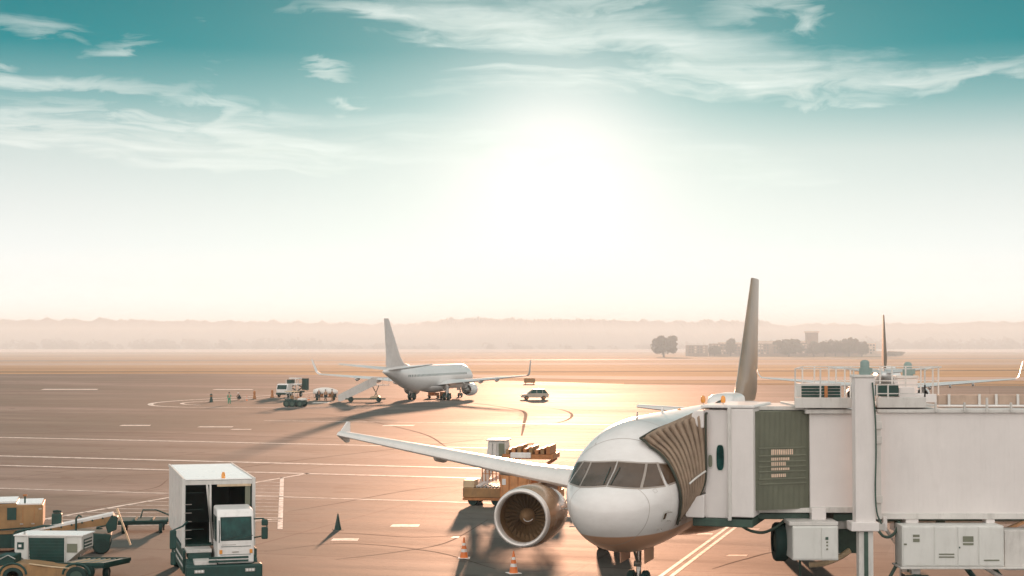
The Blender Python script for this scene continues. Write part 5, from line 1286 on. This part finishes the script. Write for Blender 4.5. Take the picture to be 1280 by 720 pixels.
person('worker in ochre overalls at the right end of the white tarpaulin cart', gp(415, 501.3), 1.2, M['tan'], M['tan'], arm=.2)

# small apron barrels: bins and cones with dark bodies
def bollard(px, py, h, label, m):
    t = thing('marker_post', label, 'marker post', gp(px, py), 0, 'marker posts along the curved line on the far apron')
    MB().box((-.32, -.3, 0), (.32, .3, .08)).build('base', M['black'], t)
    MB().lathe([(.26, .08), (.24, h * .35), (.15, h * .5), (.2, h * .7), (.17, h * .93), (.05, h)], (0, 0, 0), 'z', 14).build('body', m, t, smooth=True)
    MB().lathe([(.20, h * .68), (.205, h * .7), (.175, h * .86), (.17, h * .88)], (0, 0, .003), 'z', 14).build('band', M['rust'], t, smooth=True)
bollard(264, 503, 1.3, 'dark marker post farthest left, beside the standing green worker', M['teal_black'])
bollard(318, 499, 1.35, 'reddish marker post between the crouching worker and the parked truck', M['rust'])
bollard(340.3, 497.3, 1.3, 'dark red marker post just left of the parked truck', M['rust'])
t_ = dup(cn, gp(308.5, 501), 0, 'small orange cone between the crouching worker and a reddish marker post'); del t_['group']
t_ = dup(cn, gp(386, 500.5), 0, 'small orange cone left of the white tarpaulin cart'); del t_['group']

# ------------------------------------------------------------------ far vehicles
def box_truck_far():
    p = gp(352, 497); t = thing('service_truck', 'white service truck with raised lift body on the far apron', 'truck', p, R(-20))
    MB().prism([(-1.0, 0, .6), (-1.0, 0, 1.35), (-1.0, .25, 2.1), (-1.0, .5, 2.25), (-1.0, 1.8, 2.25), (-1.0, 1.8, .6)], (2.0, 0, 0)).build('cab', M['white'], t, bevel=.08)
    MB().hexa([(-.88, .0, 1.35), (.88, .0, 1.35), (.88, .1, 1.35), (-.88, .1, 1.35)], [(-.85, .22, 2.05), (.85, .22, 2.05), (.85, .3, 2.05), (-.85, .3, 2.05)]).build('windscreen', M['glass'], t)
    MB().box((-1.0, -.12, .45), (1.0, .1, .8)).build('bumper', M['teal_black'], t, bevel=.04)
    MB().box((-.9, 1.85, .7), (1.1, 6., 1.0)).build('chassis', M['teal_black'], t)
    MB().box((-.4, 2.0, 2.0), (2.0, 5.5, 2.2)).build('lift_platform', M['white'], t)
    for x in (-.3, 1.9):
        for y in (2.1, 5.4): MB().bar((x, y, 1.0), (x, y, 2.9), .12, .12).build('post', M['bridge_trim'], t)
        MB().bar((x, 2.0, 1.1), (x, 5.4, 2.1), .12, .15).build('scissor_arm', M['teal_black'], t); MB().bar((x, 5.4, 1.1), (x, 2.0, 2.1), .12, .15).build('scissor_arm', M['teal_black'], t)
    MB().box((.3, 1.9, 3.0), (2.1, 3.2, 3.2)).build('roof', M['white'], t, bevel=.05); MB().box((-.2, 2.2, 2.25), (.6, 3.4, 2.9)).build('control_cabin', M['teal_black'], t)
    MB().box((2.15, 3., 1.2), (2.9, 4., 3.1)).build('mast', M['teal_black'], t)
    for s in (-1, 1):
        for y in (.8, 5.): wheel(t, (s * .9, y, .4), .4, .25)
box_truck_far()
def far_tractor():
    p = gp(369, 508.8); t = thing('baggage_tractor', 'dark tractor with pale canopy roof and big wheels on the far apron', 'tractor', p, R(75))
    MB().prism([(-.7, -1.4, .4), (-.7, 1.3, .4), (-.7, 1.3, 1.1), (-.7, .3, 1.15), (-.7, -.2, 1.0), (-.7, -1.4, .95)], (1.4, 0, 0)).build('body', M['teal_black'], t, bevel=.06)
    for s in (-1, 1):
        for y, r in ((-1.0, .5), (.1, .5), (.95, .5)): wheel(t, (s * .75, y, r), r, .3, rim=M['bridge_dark'])
        for y in (-.1, 1.1): MB().bar((s * .6, y, 1.0), (s * .55, y, 2.1), .06, .06).build('roof_post', M['steel'], t)
    MB().box((-.75, -.4, 2.1), (.75, 1.3, 2.2)).build('canopy_roof', M['tan_top'], t, bevel=.03)
    MB().box((-.65, -1.45, .95), (.65, -.6, 1.25)).build('bonnet', M['cloth_white'], t, bevel=.06)
    MB().box((-.3, .2, 1.1), (.3, .6, 1.6)).build('seat', M['tan'], t, bevel=.04); MB().box((-.2, -.5, 1.1), (.2, -.35, 1.45)).build('dashboard', M['rust'], t)
far_tractor()
def tarp_cart():
    p = gp(407, 500.3); t = thing('covered_cart', 'baggage cart under a rounded white tarpaulin with workers around it', 'baggage cart', p, R(6))
    rows = []
    for i in range(9):
        u = i / 8; hh = 1.05 + .75 * math.sin(math.pi * min(1, .12 + u * .82)) ** .6
        x = -1.9 + 3.8 * u; rows.append([Vector((x, math.cos(a) * .85, 1.05 + (hh - .85) * max(0, math.sin(a)) ** .7)) for a in [math.pi * j / 12 for j in range(13)]])
    o = MB().grid(rows).build('tarpaulin', M['cloth_white'], t, smooth='all'); s_ = o.modifiers.new('thick', 'SOLIDIFY'); s_.thickness = .04
    MB().box((-1.8, -.8, .45), (1.8, .8, .55)).build('deck', M['teal_black'], t)
    for i in range(5): MB().box((-1.6 + i * .68, -.6, .56), (-1.05 + i * .68, .5, 1.0 + .1 * (i % 2))).build('suitcase', M['rust'] if i % 2 else M['dkcloth'], t, bevel=.04)
    for x in (-1.3, 1.3):
        for y in (-.7, .7): MB().lathe([(.02, -.08), (.22, -.08), (.22, .08), (.02, .08)], (x, y, .22), 'y', 14).build('wheel', M['black'], t)
    for x in (-1.8, 1.8):
        for y in (-.8, .8): MB().bar((x, y, .5), (x, y, 1.1), .05, .05).build('post', M['steel'], t)
tarp_cart()
def boarding_stairs():
    a, b = gp(424, 502), None; D = 243; k = D / F
    p = gp(452, 502.5); t = thing('boarding_stairs', 'white mobile boarding stairs leading up to the far airliner tail', 'boarding stairs', p, R(4))
    L = 5.9; Hh = 2.9
    for y in (-.75, .75):
        MB().prism([(-3.5, y, .15), (-3.1, y, .1), (2.2, y, 2.55), (2.2, y, 3.7), (1.6, y, 3.7), (-3.5, y, 1.1)], (0, .06, 0)).build('side_panel', M['bridge_trim'], t)
    n = 16
    for i in range(n): MB().box((-3.3 + i * .34, -.7, .2 + i * .158), (-2.95 + i * .34, .7, .26 + i * .158)).build('step', M['steel'], t)
    MB().box((2.2, -.8, 2.5), (4.2, .8, 2.62)).build('landing', M['bridge_trim'], t)
    for y in (-.75, .75):
        for x in (2.3, 3.2, 4.1): MB().bar((x, y, 2.6), (x, y, 3.7), .05, .05).build('rail_post', M['steel'], t)
        MB().bar((2.2, y, 3.7), (4.2, y, 3.7), .06, .06).build('handrail', M['bridge_trim'], t)
    for (q, r_) in (((1.8, -.5, .5), (2.6, -.5, 2.5)), ((2.6, .5, .5), (1.6, .5, 2.4))): MB().bar(q, r_, .12, .12).build('support_arm', M['bridge_dark'], t)
    MB().box((-2.4, -.8, .38), (3.6, .8, .6)).build('chassis', M['bridge_dark'], t)
    MB().prism([(1.2, -.7, .6), (2.9, -.7, .6), (2.6, -.7, .95), (1.5, -.7, .9)], (0, 1.4, 0)).build('engine_cover', M['tan_top'], t, bevel=.04)
    for x in (-1.6, 2.6):
        for y in (-.75, .75): MB().lathe([(.02, -.12), (.35, -.12), (.4, 0), (.35, .12), (.02, .12)], (x, y, .4), 'y', 18).build('wheel', M['black'], t, smooth=True)
boarding_stairs()
def far_equipment():
    for i, (px, py, lab) in enumerate([(541, 498.5, 'low baggage cart under the far airliner belly, left one'), (556, 499, 'low baggage cart under the far airliner near its wheels')]):
        t = thing('baggage_cart', lab, 'baggage cart', gp(px, py) + Vector((0, 3, 0)), R(8))
        MB().box((-1.0, -.6, .4), (1.0, .6, .5)).build('deck', M['tan'], t); MB().box((-.9, -.5, .5), (.2, .5, 1.1)).build('luggage', M['rust'], t, bevel=.05); MB().box((.25, -.45, .5), (.85, .45, .9)).build('luggage', M['tan'], t, bevel=.05)
        for x in (-.7, .7):
            for y in (-.5, .5): MB().lathe([(.02, -.06), (.2, -.06), (.2, .06), (.02, .06)], (x, y, .2), 'y', 12).build('wheel', M['black'], t)
far_equipment()

def car():
    p = gp(668.5, 499.5); t = thing('parked_car', 'silver minivan driving on the far apron right of the parked airliner', 'car', p, R(4))
    hw = .88
    lo = [(-2.15, .35), (-2.2, .62), (-2.05, .82), (-1.15, .98), (2.05, 1.02), (2.15, .7), (2.1, .35)]
    up = [(-1.25, .96), (-.45, 1.52), (.2, 1.64), (1.5, 1.6), (1.98, 1.04)]
    # body lofted across the width so that the greenhouse leans in
    rows = []
    pr = lo[:4] + [(-.45, 1.0)] + lo[4:]
    for y, s_ in ((-hw, .97), (-hw * .92, 1.0), (hw * .92, 1.0), (hw, .97)): rows.append([Vector((x * s_, y, z)) for x, z in pr])
    mb = MB().grid(rows, closed=True); n = len(pr); mb.f += [tuple(range(n)), tuple(3 * n + j for j in reversed(range(n)))]
    mb.build('body', M['silver'], t, bevel=.05, smooth=True)
    r2 = []
    for y, ins in ((-hw * .93, 0), (-hw * .74, 1), (hw * .74, 1), (hw * .93, 0)):
        r2.append([Vector((x, y if not ins else y, z)) for x, z in (up if ins else [(x_, .97 + (z_ - .97) * .08) for x_, z_ in up])])
    mb = MB().grid(r2, closed=True); mb.build('cabin', M['glass'], t, smooth=True)
    MB().box((-.35, -hw * .74, 1.60), (1.5, hw * .74, 1.68)).build('roof', M['silver'], t, bevel=.03)
    for s in (-1, 1):
        for x0, z0, x1, z1 in ((-1.2, .98, -.42, 1.54), (.25, .98, .25, 1.62), (1.2, .98, 1.1, 1.62), (1.98, 1.0, 1.5, 1.6)): MB().bar((x0, s * hw * .94, z0), (x1, s * hw * .76, z1), .07, .05).build('pillar', M['silver'], t)
        for x in (-1.35, 1.35):
            w = MB().lathe([(.18, -.11), (.30, -.11), (.33, -.06), (.33, .06), (.30, .11), (.18, .11)], (x, s * .80, .33), 'y', 22).build('wheel', M['black'], t, smooth=True)
            MB().lathe([(.02, -.115), (.19, -.10), (.19, .10), (.02, .115)], (x, s * .80, .33), 'y', 14).build('rim', M['rust'], w, smooth=True)
        MB().box((-2.17, s * .62 - .16, .62), (-2.02, s * .62 + .16, .78)).build('headlight', M['white'], t); MB().box((2.05, s * .68 - .12, .75), (2.16, s * .68 + .12, .98)).build('tail_light', M['orange'], t)
        MB().box((-.8, s * .95 - .08, 1.0), (-.65, s * .95 + .08, 1.14)).build('wing_mirror', M['silver'], t, bevel=.02)
car()
def airfield_sign():
    p = gp(662, 480.0); k = p.y / F
    t = thing('airfield_sign', 'brown signboard on two legs behind the far airliner wingtip', 'sign', p, 0)
    MB().box((-7 * k, 0, .25), (7 * k, .3, 7 * k)).build('board', M['tan'], t, bevel=.03); MB().box((-7.4 * k, -.03, 6.9 * k), (7.4 * k, .33, 7.3 * k)).build('frame', M['rust'], t)
    for x in (-5, 5): MB().box((x * k - .1, .05, 0), (x * k + .1, .25, .3)).build('leg', M['rust'], t)
airfield_sign()

# ------------------------------------------------------------------ air
def haze():
    mb = MB().box((-7600, -500, -1.), (7600, 8200, 78.)); m = bpy.data.materials.new('haze_air'); m.use_nodes = True
    t = m.node_tree; t.nodes.clear(); o = t.nodes.new('ShaderNodeOutputMaterial'); v = t.nodes.new('ShaderNodeVolumePrincipled')
    v.inputs['Color'].default_value = (.73, .90, 1.0, 1); v.inputs['Density'].default_value = HAZE_D; v.inputs['Anisotropy'].default_value = HAZE_G
    t.links.new(v.outputs[0], o.inputs['Volume'])
    mb.build('haze', m, kind='stuff')
HAZE_D, HAZE_G = .00014, .1
haze()
def mist():
    mb = MB().box((-5000, 500, -.5), (5000, 3000, 40)); m = bpy.data.materials.new('ground_mist_air'); m.use_nodes = True
    t = m.node_tree; t.nodes.clear(); o = t.nodes.new('ShaderNodeOutputMaterial'); v = t.nodes.new('ShaderNodeVolumePrincipled')
    v.inputs['Color'].default_value = (.73, .90, 1.0, 1); v.inputs['Density'].default_value = .0008; v.inputs['Anisotropy'].default_value = .25
    t.links.new(v.outputs[0], o.inputs['Volume'])
    mb.build('ground_mist', m, kind='stuff')
    m2 = m.copy(); m2.name = 'mist_bank_air'; m2.node_tree.nodes['Principled Volume'].inputs['Density'].default_value = .006; m2.node_tree.nodes['Principled Volume'].inputs['Color'].default_value = (1, 1, 1, 1)
    MB().box((-4200, 1950, -.4), (4200, 2320, 3.6)).build('mist_bank', m2, kind='stuff')
mist()
